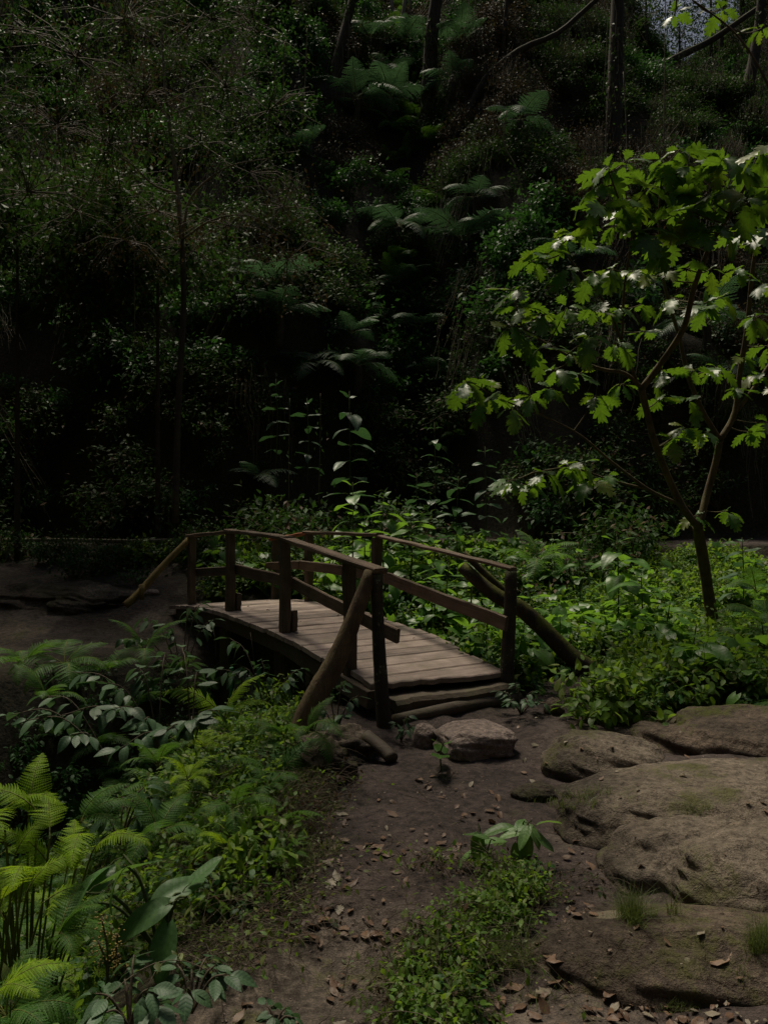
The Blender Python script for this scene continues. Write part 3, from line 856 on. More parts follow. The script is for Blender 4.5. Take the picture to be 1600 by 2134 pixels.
# handrails: flat boards on top of the posts
HZ = 0.905
def rail_pt(tt, n_, z): return bp(tt, n_, z)
e0 = Vector((pl.x + 0.02, 5.78, 1.152))
oriented("handrail", e0, rail_pt(LT[1] + 0.05, 0.03, HZ), 0.115, 0.042, M['rail'], seed=41)
oriented("handrail", rail_pt(LT[1] - 0.12, 0.03, HZ + 0.012), rail_pt(LT[2] + 0.06, 0.03, HZ + 0.012), 0.11, 0.04, M['rail'], seed=42)
oriented("handrail", rail_pt(LT[2] - 0.05, 0.03, HZ), rail_pt(LT[3] + 0.08, 0.03, HZ), 0.11, 0.04, M['rail'], seed=43)
r0 = Vector((pr.x + 0.03, 6.50, 1.118))
oriented("handrail", r0, rail_pt(RT[0], 1.29, 0.885), 0.085, 0.032, M['rail'], seed=44, nseg=14)
oriented("handrail", rail_pt(RT[0] - 0.08, 1.29, 0.896), rail_pt(RT[1] + 0.1, 1.29, 0.886), 0.10, 0.04, M['rail'], seed=45)
rr = oriented("handrail", rail_pt(RT[1], 1.29, 0.875), rail_pt(RT[2] + 0.12, 1.29, 0.855), 0.10, 0.04, M['redrail'], seed=46)
rr["label"] = "reddish handrail board at the far end"
# middle rails nailed to the inner faces of the posts
mid = 0.47
oriented("middle_rail", bp(-0.05, 0.14, 0.40), bp(LT[1] - 0.02, 0.112, mid), 0.035, 0.115, M['rail'], seed=51)
oriented("middle_rail", bp(LT[1] + 0.02, 0.112, mid), bp(LT[2] + 0.02, 0.112, mid + 0.0), 0.035, 0.12, M['rail'], seed=52)
oriented("middle_rail", bp(LT[2] + 0.06, 0.112, mid - 0.02), bp(LT[3] + 0.45, 0.112, mid - 0.04), 0.05, 0.11, M['beam'], seed=53)
oriented("middle_rail", Vector((pr.x - 0.04, 6.44, 0.66)), bp(RT[0] - 0.3, 1.205, mid), 0.035, 0.125, M['rail'], seed=54, nseg=12)
oriented("middle_rail", bp(RT[0] - 0.27, 1.205, mid), bp(RT[1] + 0.06, 1.205, mid), 0.035, 0.12, M['rail'], seed=55)
oriented("middle_rail", bp(RT[1] + 0.1, 1.205, mid), bp(RT[2] + 0.1, 1.205, mid), 0.035, 0.11, M['rail'], seed=56)

# log braces
b0 = ray(772, 1192, 5.82); b2 = ray(700, 1375, 5.62); b3 = ray(618, 1545, 5.45)
bl = log("log_brace", [b0, ray(738, 1285, 5.7), b2, ray(655, 1455, 5.52), b3], [0.050, 0.060, 0.076, 0.082, 0.088], M['brace'], 24, 18, 0.07, 6)
bl["label"] = "bare brown log brace leaning against the left end post"
cm = [ray(962, 1180, 7.0), ray(1030, 1238, 6.9), ray(1085, 1268, 6.85), ray(1140, 1318, 6.8), ray(1190, 1368, 6.75), ray(1242, 1402, 6.7), ray(1262, 1440, 6.7)]
br = log("log_brace", cm, [0.056, 0.066, 0.072, 0.075, 0.078, 0.08, 0.08], M['mossbrace'], 26, 16, 0.06, 7)
br["label"] = "crooked mossy log brace sloping down behind the right end post"
log("log_brace", [ray(966, 1152, 7.2), ray(1010, 1195, 7.15), ray(1060, 1240, 7.1)], [0.028, 0.032, 0.034], M['mossbrace'], 8, 10, 0.05, 8)["label"] = "short thin stub lying along the mossy brace"
fp = bp(LT[3], 0.0, 0.86)
fa = log("log_brace", [fp, (fp + ray(290, 1236, 9.6)) / 2 + Vector((0, 0, 0.02)), ray(290, 1236, 9.6), ray(262, 1262, 9.5)], [0.038, 0.042, 0.048, 0.05], M['yellowpole'], 14, 12, 0.05, 9)
fa["label"] = "thin yellowish pole brace at the far left end"
mb = MB(); tube(mb, [ray(296, 1218, 9.55), ray(296, 1250, 9.55)], [0.035, 0.03], 10, 0, 0.04, 3)
part(mb, "stub_peg", M['yellowpole'], True)
# steps under the near edge
mb = MB()
V = []; n = 22; rs = random.Random(8)
for j in range(n + 1):
    nn = 0.10 + (1.30 - 0.10) * j / n
    wob = 0.03 * math.sin(j * 0.22 + 0.4) + rs.uniform(-0.016, 0.016)
    tf = -0.10 + wob * (0.9 if j < 14 else 0.4)
    zt = 0.165 + 0.006 * math.sin(j * 0.4) + rs.uniform(-0.003, 0.003)
    for tt, zz in ((tf, 0.07), (tf - 0.008, zt - 0.035), (tf + 0.02, zt - 0.004), (0.25, zt), (0.25, 0.07)):
        q = BO + BD * tt + BN * nn; V.append((q.x, q.y, zz))
F = [(j * 5 + q, (j + 1) * 5 + q, (j + 1) * 5 + (q + 1) % 5, j * 5 + (q + 1) % 5) for j in range(n) for q in range(5)]
mb.add(V, F); mb.add([V[i] for i in range(5)], [(0, 1, 2, 3)]); mb.add([V[n * 5 + i] for i in range(5)], [(3, 2, 1, 0)])
part(mb, "step_board", M['beam'], False)["label"] = "dark rotten step board under the deck edge"
q0 = BO + BD * -0.13 + BN * 0.06; q1 = BO + BD * -0.08 + BN * 1.32
log("step_log", [(q0.x, q0.y, 0.03), ((q0.x + q1.x) / 2, (q0.y + q1.y) / 2, 0.045), (q1.x, q1.y, 0.04)], [0.05, 0.055, 0.05], M['beam'], 10, 12, 0.06, 11)
mb = MB()   # packed timber behind the steps
beam(mb, (BO + BD * 0.12 + BN * 0.1) + Vector((0, 0, -0.08)), (BO + BD * 0.12 + BN * 1.3) + Vector((0, 0, -0.08)), 0.3, 0.28, seed=77)
part(mb, "sill_timber", M['beam'])
# thin roots dangling below the deck edge
mb = MB()
for px, y0, y1 in ((522, 1318, 1400), (570, 1335, 1440), (625, 1362, 1420), (443, 1300, 1370)):
    p = ray(px, y0, 7.6); q = ray(px + 8, y1, 7.6)
    tube(mb, [p, (p + q) / 2 + Vector((0.01, 0, 0)), q], 0.003, 4, 0)
tag(centred(mb, "hanging_roots", M['vine']), "thin pale roots dangling below the left deck edge", None, None, 'stuff')

# ================================================================== STONES AND BOULDERS
ROCKV = []
def rock(name, label, c, r, rotz=0, seed=0, mat='rock', flat=0.0, nu=64, nv=40, power=2.6, amp=0.16, group=None, ledge=0.0):
    th = np.linspace(0, 2 * np.pi, nu, endpoint=False); ph = np.linspace(0.001, np.pi - 0.001, nv)
    TH, PH = np.meshgrid(th, ph)
    sp = lambda a, e: np.sign(a) * np.abs(a) ** e
    e = 2 / power
    x = sp(np.sin(PH), e) * sp(np.cos(TH), e); y = sp(np.sin(PH), e) * sp(np.sin(TH), e); z = sp(np.cos(PH), e)
    d = 1 + amp * (fbm(x * 1.4 + 3 * z + seed, y * 1.4 + seed * 2 + z, seed, 4)) + amp * 0.35 * fbm(x * 5 + z * 2, y * 5 - z * 3, seed + 5, 3)
    x, y, z = x * d * r[0], y * d * r[1], z * d * r[2]
    if ledge:
        z = z + ledge * r[2] * (fbm(x * 2.2 + seed, y * 3.4, seed + 9, 4)) * (z > 0)
    ca, sa = math.cos(rotz), math.sin(rotz)
    X = x * ca - y * sa; Y = x * sa + y * ca
    mb = MB()
    i = np.arange(nu * nv).reshape(nv, nu); j = np.roll(i, -1, 1)
    q = np.stack([i[:-1], i[1:], j[1:], j[:-1]], -1).reshape(-1, 4)
    mb.add(np.stack([X, Y, z], -1).reshape(-1, 3), q)
    o = link(name, mb.mesh(name, M[mat]), None, c)
    ROCKV.append((np.concatenate(mb.v) + np.array(c), q))
    return tag(o, label, "rock" if 'boulder' in name or 'slab' in name else "stone", group)

st = rock("stepping_stone", "flat pale stepping stone at the foot of the bridge steps", (0.61, 5.17, 0.05), (0.245, 0.235, 0.115), 0.25, 3, 'stone', power=3.2, amp=0.15)
rock("small_stone", "small pinkish stone left of the stepping stone", (0.285, 5.32, 0.03), (0.07, 0.09, 0.10), 0.6, 4, 'stone', nu=32, nv=20)
rock("slab_boulder", "broad upper lobe of the sandstone outcrop filling the right of the trail", (2.15, 4.02, -0.03), (1.25, 0.52, 0.27), 0.05, 12, 'rock', nu=150, nv=80, power=2.5, amp=0.12, ledge=0.07)
rock("slab_boulder", "big bulging sandstone lobe undercut in front, at the right picture edge", (2.05, 3.20, -0.04), (0.92, 0.44, 0.37), 0.12, 14, 'rock', nu=150, nv=80, power=2.5, amp=0.12, ledge=0.07)
rock("slab_boulder", "smaller sandstone lobe between the weed strip and the bulging one", (1.42, 3.52, -0.05), (0.46, 0.30, 0.21), 0.35, 17, 'rock', nu=110, nv=60, power=2.4, amp=0.13, ledge=0.07)
rock("slab_boulder", "lower sandstone slab with a white lichen patch near the camera", (1.20, 2.70, -0.06), (0.74, 0.30, 0.21), -0.06, 22, 'lichenrock', nu=110, nv=60, power=2.5, amp=0.14, ledge=0.10)
rock("boulder", "rounded boulder between the dirt trail and the leafy bank", (1.38, 4.80, -0.02), (0.37, 0.34, 0.22), -0.5, 31, 'rock', nu=90, nv=50, amp=0.16, ledge=0.12)
rock("boulder", "mossy boulder on the far right below the leafy bank", (2.52, 5.05, -0.02), (0.85, 0.55, 0.30), -0.12, 41, 'mossrock', nu=110, nv=60, power=2.3, amp=0.16, ledge=0.12)
rock("boulder", "dark rugged rock beside the foot of the brown log brace", (-0.36, 4.72, -0.03), (0.17, 0.24, 0.19), 0.4, 52, 'mossrock', nu=60, nv=36, amp=0.4)
rock("boulder", "dark jagged rock behind the foot of the brown log brace", (-0.30, 5.10, -0.02), (0.26, 0.22, 0.16), 0.9, 55, 'rock', nu=60, nv=36, amp=0.45)
rock("small_stone", "upright dark stone beside the shrub right of the steps", (1.32, 5.98, 0.02), (0.08, 0.07, 0.13), 0.2, 61, 'mossrock', nu=32, nv=20)
rock("small_stone", "low buried stone in the dirt in front of the rounded boulder", (0.86, 4.40, -0.03), (0.14, 0.10, 0.07), 0.5, 63, 'rock', nu=40, nv=24)
rock("small_stone", "flat brown stone among leaf litter at the lower right edge", (1.29, 2.72, 0.03), (0.20, 0.11, 0.08), 0.1, 66, 'rock', nu=48, nv=28)
p = hit(90, 1255); rock("boulder", "long low rock ledge on the dirt bank left of the bridge", (p.x, p.y + 0.3, p.z - 0.05), (1.3, 0.5, 0.24), -0.15, 72, 'rock', nu=90, nv=44, amp=0.3, ledge=0.4)
p = hit(155, 1265); rock("boulder", "small rounded rock at the end of the left rock ledge", (p.x, p.y, p.z), (0.32, 0.24, 0.14), 0.2, 75, 'rock', nu=60, nv=30, amp=0.3)
p = hit(318, 1235); rock("small_stone", "pale stone on the dirt beyond the far bridge end", (p.x, p.y, p.z), (0.10, 0.09, 0.05), 0.2, 77, 'stone', nu=32, nv=20)
mb = MB(); cur = spline([ray(762, 1535, 5.1), ray(795, 1560, 5.0), ray(818, 1582, 4.92)], 10)
tube(mb, [v + Vector((0, 0, 0.0)) for v in cur], np.linspace(0.05, 0.045, 10), 12, 0, 0.08, 4)
tag(centred(mb, "log_stub", M['beam']), "short dark log end on the dirt left of the stepping stone", "log")

# where a line of sight meets a rock (or the ground)
from mathutils.bvhtree import BVHTree
_v = []; _f = []; _n = 0
for vv, qq in ROCKV:
    _v.append(vv); _f.append(qq + _n); _n += len(vv)
ROCKS = BVHTree.FromPolygons([tuple(a) for a in np.concatenate(_v)], [tuple(int(i) for i in a) for a in np.concatenate(_f)])
def surf(px, py):
    d = ray(px, py, 1.0) - Vector((0, 0, 1.6))
    loc, nor, i, dist = ROCKS.ray_cast(Vector((0, 0, 1.6)), d.normalized())
    g = hit(px, py)
    if loc is None or loc.y > g.y: return g, Vector((0, 0, 1)), False
    return loc, nor, True

# green edged slatted panel below the bridge
gp = ray(512, 1478, 7.0)
pan = thing("slatted_panel", "small grey slatted panel between green posts below the bridge", "panel", (gp.x, 7.0, gp.z - 0.2))
for dx in (-0.13, 0.12):
    mb = MB(); beam(mb, (gp.x + dx, 7.0, gp.z - 0.2), (gp.x + dx, 7.0, gp.z + 0.38), 0.035, 0.035, up=(0, 1, 0), jit=0.002)
    centred(mb, "corner_post", M['green_paint'], pan, pan.location, False)
for kk in range(8):
    xx = gp.x - 0.098 + kk * 0.0265
    mb = MB(); beam(mb, (xx, 7.01, gp.z - 0.15), (xx, 7.01, gp.z + 0.31 + 0.01 * math.sin(kk * 2)), 0.021, 0.010, up=(0, 1, 0), nseg=3, cham=0.003, jit=0.002, seed=kk)
    centred(mb, "slat", M['grey_slat'], pan, pan.location, False)

# ================================================================== PLANT PIECES (shared meshes)
FR = {
    'fern': [frond_mesh("frond", M['fern'], a, b, seed=s) for a, b, s in ((58, -40, 1), (48, -62, 2), (66, -10, 3))],
    'brightfern': [frond_mesh("frond", M['brightfern'], a, b, 24, 10, 0.27, seed=s) for a, b, s in ((62, -35, 4), (50, -60, 5), (70, -15, 6))],
    'greyfern': [frond_mesh("frond", M['greyfern'], a, b, 22, 8, 0.36, seed=s) for a, b, s in ((40, -38, 7), (30, -58, 8), (52, -20, 9))],
}
HM = {k: [leaf_mesh("leaf", t, M[k], 0.35, M['stem']) for t in HEART] for k in ('heart', 'bigheart')}
HM['shadeheart'] = [leaf_mesh("leaf", t, M['shadeheart'], 0.35, M['stem']) for t in HEART]
HM['ovate'] = [leaf_mesh("leaf", t, M['paleherb'], 0.3, M['stem']) for t in OVATE]
HM['bigheart'] = [leaf_mesh("leaf", t, M['bigheart'], 0.35, M['stem']) for t in OVATE]
EM = [leaf_mesh("leaf", t, M['grey'], 0.15, M['stem']) for t in ELLIP]
OKT = [oak_leaf(d, f, s) for d, f, s in ((0.15, 0.2, 1), (0.35, 0.35, 2), (0.6, 0.25, 3), (0.05, 0.45, 4))]
OM = [leaf_mesh("leaf", t, M['oak'], 0.16, M['rachis']) for t in OKT]

def fern(label, base, n, L, kind='fern', azs=None, tilt=0.0, group=None, seed=0, trunk=0.0, name="fern", spread=0.35, stalk=0.0):
    lr = random.Random(seed + 100)
    o = thing(name, label, "fern", base, group)
    if trunk:
        mb = MB(); tube(mb, spline([(0, 0, -0.3), (0.03, 0, trunk * 0.5), (0, 0.02, trunk)], 8), [0.09] * 8, 8, 0, 0.1, seed)
        link("trunk", mb.mesh("trunk", M['bark']), o)
    for k in range(n):
        az = (azs[k % len(azs)] + lr.uniform(-12, 12)) if azs else k * 360 / n + lr.uniform(-18, 18)
        at = (0, 0, trunk)
        if stalk:
            at = (lr.uniform(-.24, .24), lr.uniform(-.12, .12), stalk * lr.uniform(0.62, 1.25))
            mb = MB(); tube(mb, spline([(at[0] * 0.3, at[1] * 0.3, -0.1), (at[0] * 0.5, at[1] * 0.5, at[2] * 0.5), at], 7), np.linspace(0.006, 0.004, 7), 5, cap=False)
            link("stalk", mb.mesh("stalk", M['rachis']), o)
        link("frond", FR[kind][lr.randrange(3)], o, at, (lr.uniform(-0.25, 0.25), lr.uniform(-spread, spread) + tilt, R(az)), L * lr.uniform(0.75, 1.1))
    return o

def broadleaf(label, base, top, n, L, kind='heart', group=None, seed=0, low=0.25, name="broadleaf_plant", cat="plant"):
    """upright stem with opposite pairs of heart-shaped leaves"""
    lr = random.Random(seed + 500)
    base = Vector(base); top = Vector(top); Hh = top - base
    o = thing(name, label, cat, base, group)
    cur = spline([Vector((0, 0, -0.1)), Hh * 0.5 + Vector((lr.uniform(-.04, .04), lr.uniform(-.04, .04), 0)), Hh], 9)
    mb = MB(); tube(mb, cur, np.linspace(min(0.013, L * 0.04), min(0.005, L * 0.02), 9), 6)
    link("stem", mb.mesh("stem", M['stem']), o)
    for k in range(n):
        s = low + (1 - low) * (k // 2 * 2 + 1) / max(1, n); s = min(s, 1)
        f = s * 8; i = min(int(f), 7); c = cur[i].lerp(cur[i + 1], f - i)
        az = (k // 2) * 90 + (k % 2) * 180 + lr.uniform(-25, 25) + seed * 37
        size = L * lr.uniform(0.75, 1.15) * (0.55 if k >= n - 2 else 1.0) * (0.8 + 0.2 * (1 - s))
        el = lr.uniform(-15, 20) if k < n - 2 else lr.uniform(20, 45)
        d = Vector((math.cos(R(az)), math.sin(R(az)), 0))
        rot = Euler((lr.uniform(-0.25, 0.25), -R(el), R(az)))
        off = Matrix.Rotation(0, 3, 'Z') @ (rot.to_matrix() @ Vector((0.34 * size, 0, 0)))
        link("leaf", HM[kind][lr.randrange(4)], o, c + off, rot, size)
    return o

def twig_shrub_mesh(name, mat, lt, n, rad, lsize, seed, twigs=10, hang=0.0, flat=0.7, upw=0.5):
    """a mound of leafy twigs as one mesh, leaves in slot 0, twigs in slot 1"""
    lr = np.random.default_rng(seed); mb = MB()
    P = []; D = []; 
    per = n // twigs
    for k in range(twigs):
        az = lr.random() * 6.28; el = lr.uniform(0.15, 1.35)
        d = np.array([math.cos(az) * math.cos(el), math.sin(az) * math.cos(el), math.sin(el) * flat + 0.1])
        end = d * rad * lr.uniform(0.75, 1.15)
        pts = [np.zeros(3) + [0, 0, -0.1], end * 0.5 + [0, 0, 0.12 * rad], end + [0, 0, -hang * rad]]
        cur = np.array([tuple(v) for v in spline([tuple(q) for q in pts], 9)])
        tube(mb, cur, np.linspace(0.009, 0.003, 9) * rad, 4, 1, cap=False)
        s = lr.random(per) ** 0.6 * 8; i = np.minimum(s.astype(int), 7); c = cur[i] + (cur[i + 1] - cur[i]) * (s - i)[:, None]
        c = c + lr.normal(size=(per, 3)) * 0.13 * rad
        P.append(c); D.append((cur[-1] - cur[-3])[None] * 3 / rad + lr.normal(size=(per, 3)) * 0.7 + np.array([0, 0, -0.2 - hang]))
    P = np.concatenate(P); D = np.concatenate(D)
    Nn = lr.normal(size=P.shape) * 0.42 + np.array([0, 0, upw + 0.4]) + P / rad * 0.5
    scatter_leaves(mb, lt, P, D, Nn, lsize * lr.uniform(0.6, 1.3, len(P)), 0, lr)
    return mb.mesh(name, [mat, M['twig']])

SL, TL = small_leaf(), tiny_leaf()
NL = grid_leaf(lambda u: 0.01 + 0.30 * math.sin(math.pi * min(1, 0.06 + 0.94 * u ** 0.75)) ** 1.0, 5, 2, 0.25, 0.22, 0.05, 0.02, 3)
NL = (NL[0] * np.array([1, 0.85, 1]), NL[1], NL[2])
SH = {
    'small': [twig_shrub_mesh("foliage", M['small'], TL, 850, 0.75, 0.078, s, 18, 0.15) for s in (1, 2, 3)],
    'dry': [twig_shrub_mesh("foliage", M['dry'], TL, 700, 0.75, 0.066, s, 24, 0.45) for s in (4, 5)],
    'cool': [twig_shrub_mesh("foliage", M['cool'], SL, 380, 0.65, 0.11, s, 14, 0.1) for s in (6, 7)],
    'nettle': [twig_shrub_mesh("foliage", M['nettle'], NL, 150, 0.24, 0.052, s, 12, 0.0, 1.1, 0.9) for s in (8, 9, 10)],
    'heartbush': [twig_shrub_mesh("foliage", M['heart'], (HEART[0][0][:, :] * 1, HEART[0][1], HEART[0][2]), 26, 0.35, 0.12, s, 7, 0.05, 1.0, 0.9) for s in (11, 12)],
    'lowgreen': [twig_shrub_mesh("foliage", M['cool'], NL, 120, 0.24, 0.045, s, 10, 0.1, 0.8, 0.8) for s in (13, 14)],
}
def curtain_mesh(name, mat, n, L, seed):
    """thin hanging stems with few leaves"""
    lr = np.random.default_rng(seed); mb = MB(); P = []
    for k in range(n):
        x, y = lr.normal() * 0.35, lr.normal() * 0.15
        l = L * lr.uniform(0.4, 1.0); z0 = lr.uniform(-0.2, 0.3)
        pts = [(x + 0.04 * math.sin(k + j), y + lr.normal() * 0.02, z0 - l * j / 6) for j in range(7)]
        tube(mb, pts, 0.006, 3, 1, cap=False)
        q = np.array(pts); m = int(12 * l); s = lr.random(m) * 6; i = np.minimum(s.astype(int), 5)
        P.append(q[i] + (q[i + 1] - q[i]) * (s - i)[:, None] + lr.normal(size=(m, 3)) * 0.05)
    P = np.concatenate(P)
    scatter_leaves(mb, TL, P, lr.normal(size=P.shape) * 0.6 + [0, 0, -0.8], lr.normal(size=P.shape) * 0.7 + [0, -0.3, 0.6], 0.05 * lr.uniform(0.6, 1.3, len(P)), 0, lr)
    return mb.mesh(name, [mat, M['vine']])
CU = [curtain_mesh("foliage", M['dry'], 22, 1.8, 21), curtain_mesh("foliage", M['small'], 20, 2.0, 22), curtain_mesh("foliage", M['dry'], 26, 1.4, 23)]
def fernclump(name, mat, seed, fk='fern'):
    lr = random.Random(seed); mb = MB()
    v = []
    for k in range(7):
        az = k * 51 + lr.uniform(-20, 20)
        base = np.array([tuple(x.co) for x in FR[fk][k % 3].vertices])
        ca, sa = math.cos(R(az)), math.sin(R(az)); L = lr.uniform(0.3, 0.5)
        w = np.stack([(base[:, 0] * ca - base[:, 1] * sa), base[:, 0] * sa + base[:, 1] * ca, base[:, 2]], 1) * L
        fs = [tuple(p.vertices) for p in FR[fk][k % 3].polygons]
        mb.add(w, np.array(fs), 0, lr.random())
    return mb.mesh(name, [mat])
FC = [fernclump("foliage", M['fern'], 1), fernclump("foliage", M['fern'], 2)]
FCB = [fernclump("foliage", M['fern'], 3), fernclump("foliage", M['brightfern'], 4, 'brightfern')]

def tangle_mesh(n, L, seed, mat):
    lr = np.random.default_rng(seed); mb = MB(); P = []
    for k in range(n):
        az = lr.random() * 6.28; l = L * lr.uniform(0.5, 1.1); b = np.array([lr.normal() * 0.07, lr.normal() * 0.07, 0.0])
        d = np.array([math.cos(az), math.sin(az), 0]); sd_ = np.array([-d[1], d[0], 0]) * lr.normal() * 0.3
        h = lr.uniform(0.3, 0.8)
        pts = [b + (d * t + sd_ * t * t) * l + np.array([0, 0, l * (h * 1.7 * t - 1.6 * h * t * t)]) for t in np.linspace(0, 1, 8)]
        tube(mb, pts, np.linspace(0.0016, 0.0007, 8), 3, 1, cap=False)
        for t in (0.35, 0.5, 0.65, 0.8, 0.95):
            if lr.random() < 0.6: P.append(pts[int(t * 7)])
    P = np.array(P)
    scatter_leaves(mb, NL, P, lr.normal(size=P.shape), lr.normal(size=P.shape) * 0.5 + [0, 0, 1], 0.022 * lr.uniform(0.5, 1.4, len(P)), 0, lr)
    return mb.mesh("foliage", [mat, M['twig']])
TG = [tangle_mesh(34, 0.30, 1, M['grass']), tangle_mesh(28, 0.38, 2, M['nettle']), tangle_mesh(30, 0.26, 3, M['dry'])]
TGB = TG[1:]
# ================================================================== UNDERGROWTH (uncountable)
def normals_rot(P, lr, tilt=0.25):
    return np.stack([lr.normal(size=len(P)) * tilt, lr.normal(size=len(P)) * tilt, lr.random(len(P)) * 6.28], 1)

# hillside mass
lrn = np.random.default_rng(5)
n = 4200
x = lrn.uniform(-17, 20, n); y = lrn.uniform(12.5, 40, n)
keep = np.abs(x) < 0.62 * y + 1.5
keep &= (y - hill_foot(x, y)) > -0.1
x, y = x[keep], y[keep]
z = height(x, y)
m1 = fbm(x * 0.25, y * 0.25, 90, 3); m2 = fbm(x * 0.45 + 7, z * 0.4, 91, 3)
P = np.stack([x, y - 0.15, z + 0.05], 1)
kind = np.where(m1 > 0.24, 3 + (lrn.random(len(x)) > 0.5), np.where(m2 > 0.02, 5 + (lrn.random(len(x)) > 0.5), (lrn.random(len(x)) * 3).astype(int)))
gully = np.abs(x - 0.7 - (y - 15) * 0.03) < 1.0
kind = np.where(gully & (lrn.random(len(x)) < 0.22), 7 + (lrn.random(len(x)) > 0.5), kind)
cur_ = lrn.random(len(x)) < 0.10
kind = np.where(cur_ & ~gully, 9 + (lrn.random(len(x)) * 3).astype(int), kind)
P[kind >= 9, 2] += 1.3; P[kind >= 9, 1] -= 0.35
scl = lrn.uniform(0.65, 1.5, len(x)); scl = np.where((kind == 7) | (kind == 8), scl * 2.0, scl)
scatter("hillside_undergrowth", "tangled dark undergrowth of shrubs, ferns and vines covering the hillside", P, normals_rot(P, lrn), scl, kind, SH['small'] + SH['dry'] + SH['cool'] + FC + CU)

def in_poly(px, py, poly):
    inside = np.zeros(len(px), bool); j = len(poly) - 1
    for i in range(len(poly)):
        xi, yi = poly[i]; xj, yj = poly[j]
        c = ((yi > py) != (yj > py)) & (px < (xj - xi) * (py - yi) / (yj - yi + 1e-9) + xi)
        inside ^= c; j = i
    return inside

def world_scatter(name, label, box, n, test, srcs, weights, smin, smax, seed, dz=0.0, tilt=0.2):
    lr = np.random.default_rng(seed)
    x = lr.uniform(box[0], box[1], n); y = lr.uniform(box[2], box[3], n)
    k = test(x, y, lr); x, y = x[k], y[k]
    P = np.stack([x, y, height(x, y) + dz], 1)
    idx = lr.choice(len(srcs), len(x), p=np.array(weights) / sum(weights))
    return scatter(name, label, P, normals_rot(P, lr, tilt), lr.uniform(smin, smax, len(x)), idx, srcs)

def off_trail(x, y):
    e = np.interp(y, EDGE_Y, EDGE_X)
    tp = np.minimum.reduce([np.hypot(x - 1.0 - 0.75 * t, y - 5.4 - 1.5 * t) for t in np.linspace(0, 1.2, 12)])
    return tp > 0.38

def not_bridge(x, y, lo=-0.12, hi=1.42):
    t = (x - BO.x) * BD.x + (y - BO.y) * BD.y; n_ = (x - BO.x) * BN.x + (y - BO.y) * BN.y
    return ~((t > -0.45) & (t < 5.6) & (n_ > lo) & (n_ < hi))

# right bank: bright nettle-like cover
world_scatter("nettle_cover", "bright nettle-like leaves covering the bank right of the trail", (1.2, 9, 5.3, 13.2), 3600,
    lambda x, y, lr: (y > 5.55 + 0.08 * (x - 1.5) + 0.25 * fbm(x * 1.5, y * 1.5, 12, 2)) & (x > 1.55 + 0.0 * y) & (fbm(x * 1.1, y * 1.1, 33, 2) > -0.20) & off_trail(x, y) & not_bridge(x, y) & (x < 0.62 * y + 1),
    SH['nettle'] + SH['lowgreen'] + SH['heartbush'] + FC, [5, 5, 5, 1.5, 1.5, 1.0, 1.0, 0.3, 0.3], 0.8, 1.6, 61)
# middle ground between bridge and path
world_scatter("leafy_cover", "mixed leafy cover between the bridge and the far path", (-2.5, 2.6, 6.8, 13.2), 1500,
    lambda x, y, lr: not_bridge(x, y, -0.3, 1.45) & off_trail(x, y) & (((x - BO.x) * BN.x + (y - BO.y) * BN.y) > 0.5),
    SH['nettle'] + SH['lowgreen'] + SH['heartbush'], [2, 2, 2, 2, 2, 1.5, 1.5], 0.8, 1.7, 62)
# far-left verge by the path
world_scatter("verge_cover", "dark low plants along the foot of the far path", (-9, 4, 11.6, 13.4), 900,
    lambda x, y, lr: (fbm(x * 0.9, y * 0.9, 19, 2) > -0.05) & ~((x > 0.6) & (x < 3.2) & (y > 12.0)) & ~((x < -2.5) & (y > 12.9)),
    SH['lowgreen'] + SH['nettle'] + SH['small'], [3, 3, 1, 1, 1, 0.4, 0.4, 0.4], 0.8, 1.8, 63)
# left bank and ravine sides
def left_bank(x, y, lr):
    e = np.interp(y, EDGE_Y, EDGE_X)
    clear = (np.hypot(x + 0.80, y - 2.75) < 0.42) | ((y < 2.75) & (x < -0.5) & (lr.random(len(x)) < 0.30))
    return ~clear & (x < e - 0.05 + 0.12 * fbm(x * 2, y * 2, 15, 2)) & not_bridge(x, y, -0.0, 1.5) & (y < np.interp(x, RAV_X, RAV_Y) + 0.2) & (x > -0.62 * y - 0.6)
world_scatter("bank_cover", "dense mixed weeds and creepers on the bank left of the trail", (-4, -0.3, 1.6, 7.4), 2600, left_bank,
    SH['lowgreen'] + SH['nettle'] + FCB + TGB, [2.5, 2.5, 2, 2, 2, 1.6, 0.8, 1.5, 1.5], 0.4, 1.0, 64)
world_scatter("ravine_cover", "dark leaves on the far side of the ravine left of the bridge", (-7, -1.2, 5.5, 9.4), 700,
    lambda x, y, lr: (y > np.interp(x, RAV_X, RAV_Y) + 0.3) & (y < np.interp(x, RAV_X, RAV_Y) + 1.9) & not_bridge(x, y, -0.0, 1.4) & (x > -0.6 * y - 0.6),
    SH['lowgreen'] + FC, [3, 3, 1, 1], 0.7, 1.4, 65)
# in front, the weedy strip between trail and slab
FRONT = [(835, 2134), (860, 2060), (900, 1990), (960, 1930), (1010, 1860), (1030, 1830), (1100, 1825), (1125, 1860), (1110, 1920), (1040, 1970), (1010, 2040), (970, 2120), (940, 2200), (820, 2200)]
def pix_scatter(name, label, poly, n, srcs, weights, smin, smax, seed, dz=0.0, tilt=0.2):
    lr = np.random.default_rng(seed)
    a = np.array(poly); px = lr.uniform(a[:, 0].min(), a[:, 0].max(), n); py = lr.uniform(a[:, 1].min(), a[:, 1].max(), n)
    k = in_poly(px, py, poly); px, py = px[k], py[k]
    H = np.array([tuple(hit(u, v)) for u, v in zip(px, py)])
    H[:, 2] = height(H[:, 0], H[:, 1]) + dz
    idx = lr.choice(len(srcs), len(H), p=np.array(weights) / sum(weights))
    return scatter(name, label, H, normals_rot(H, lr, tilt), lr.uniform(smin, smax, len(H)), idx, srcs)
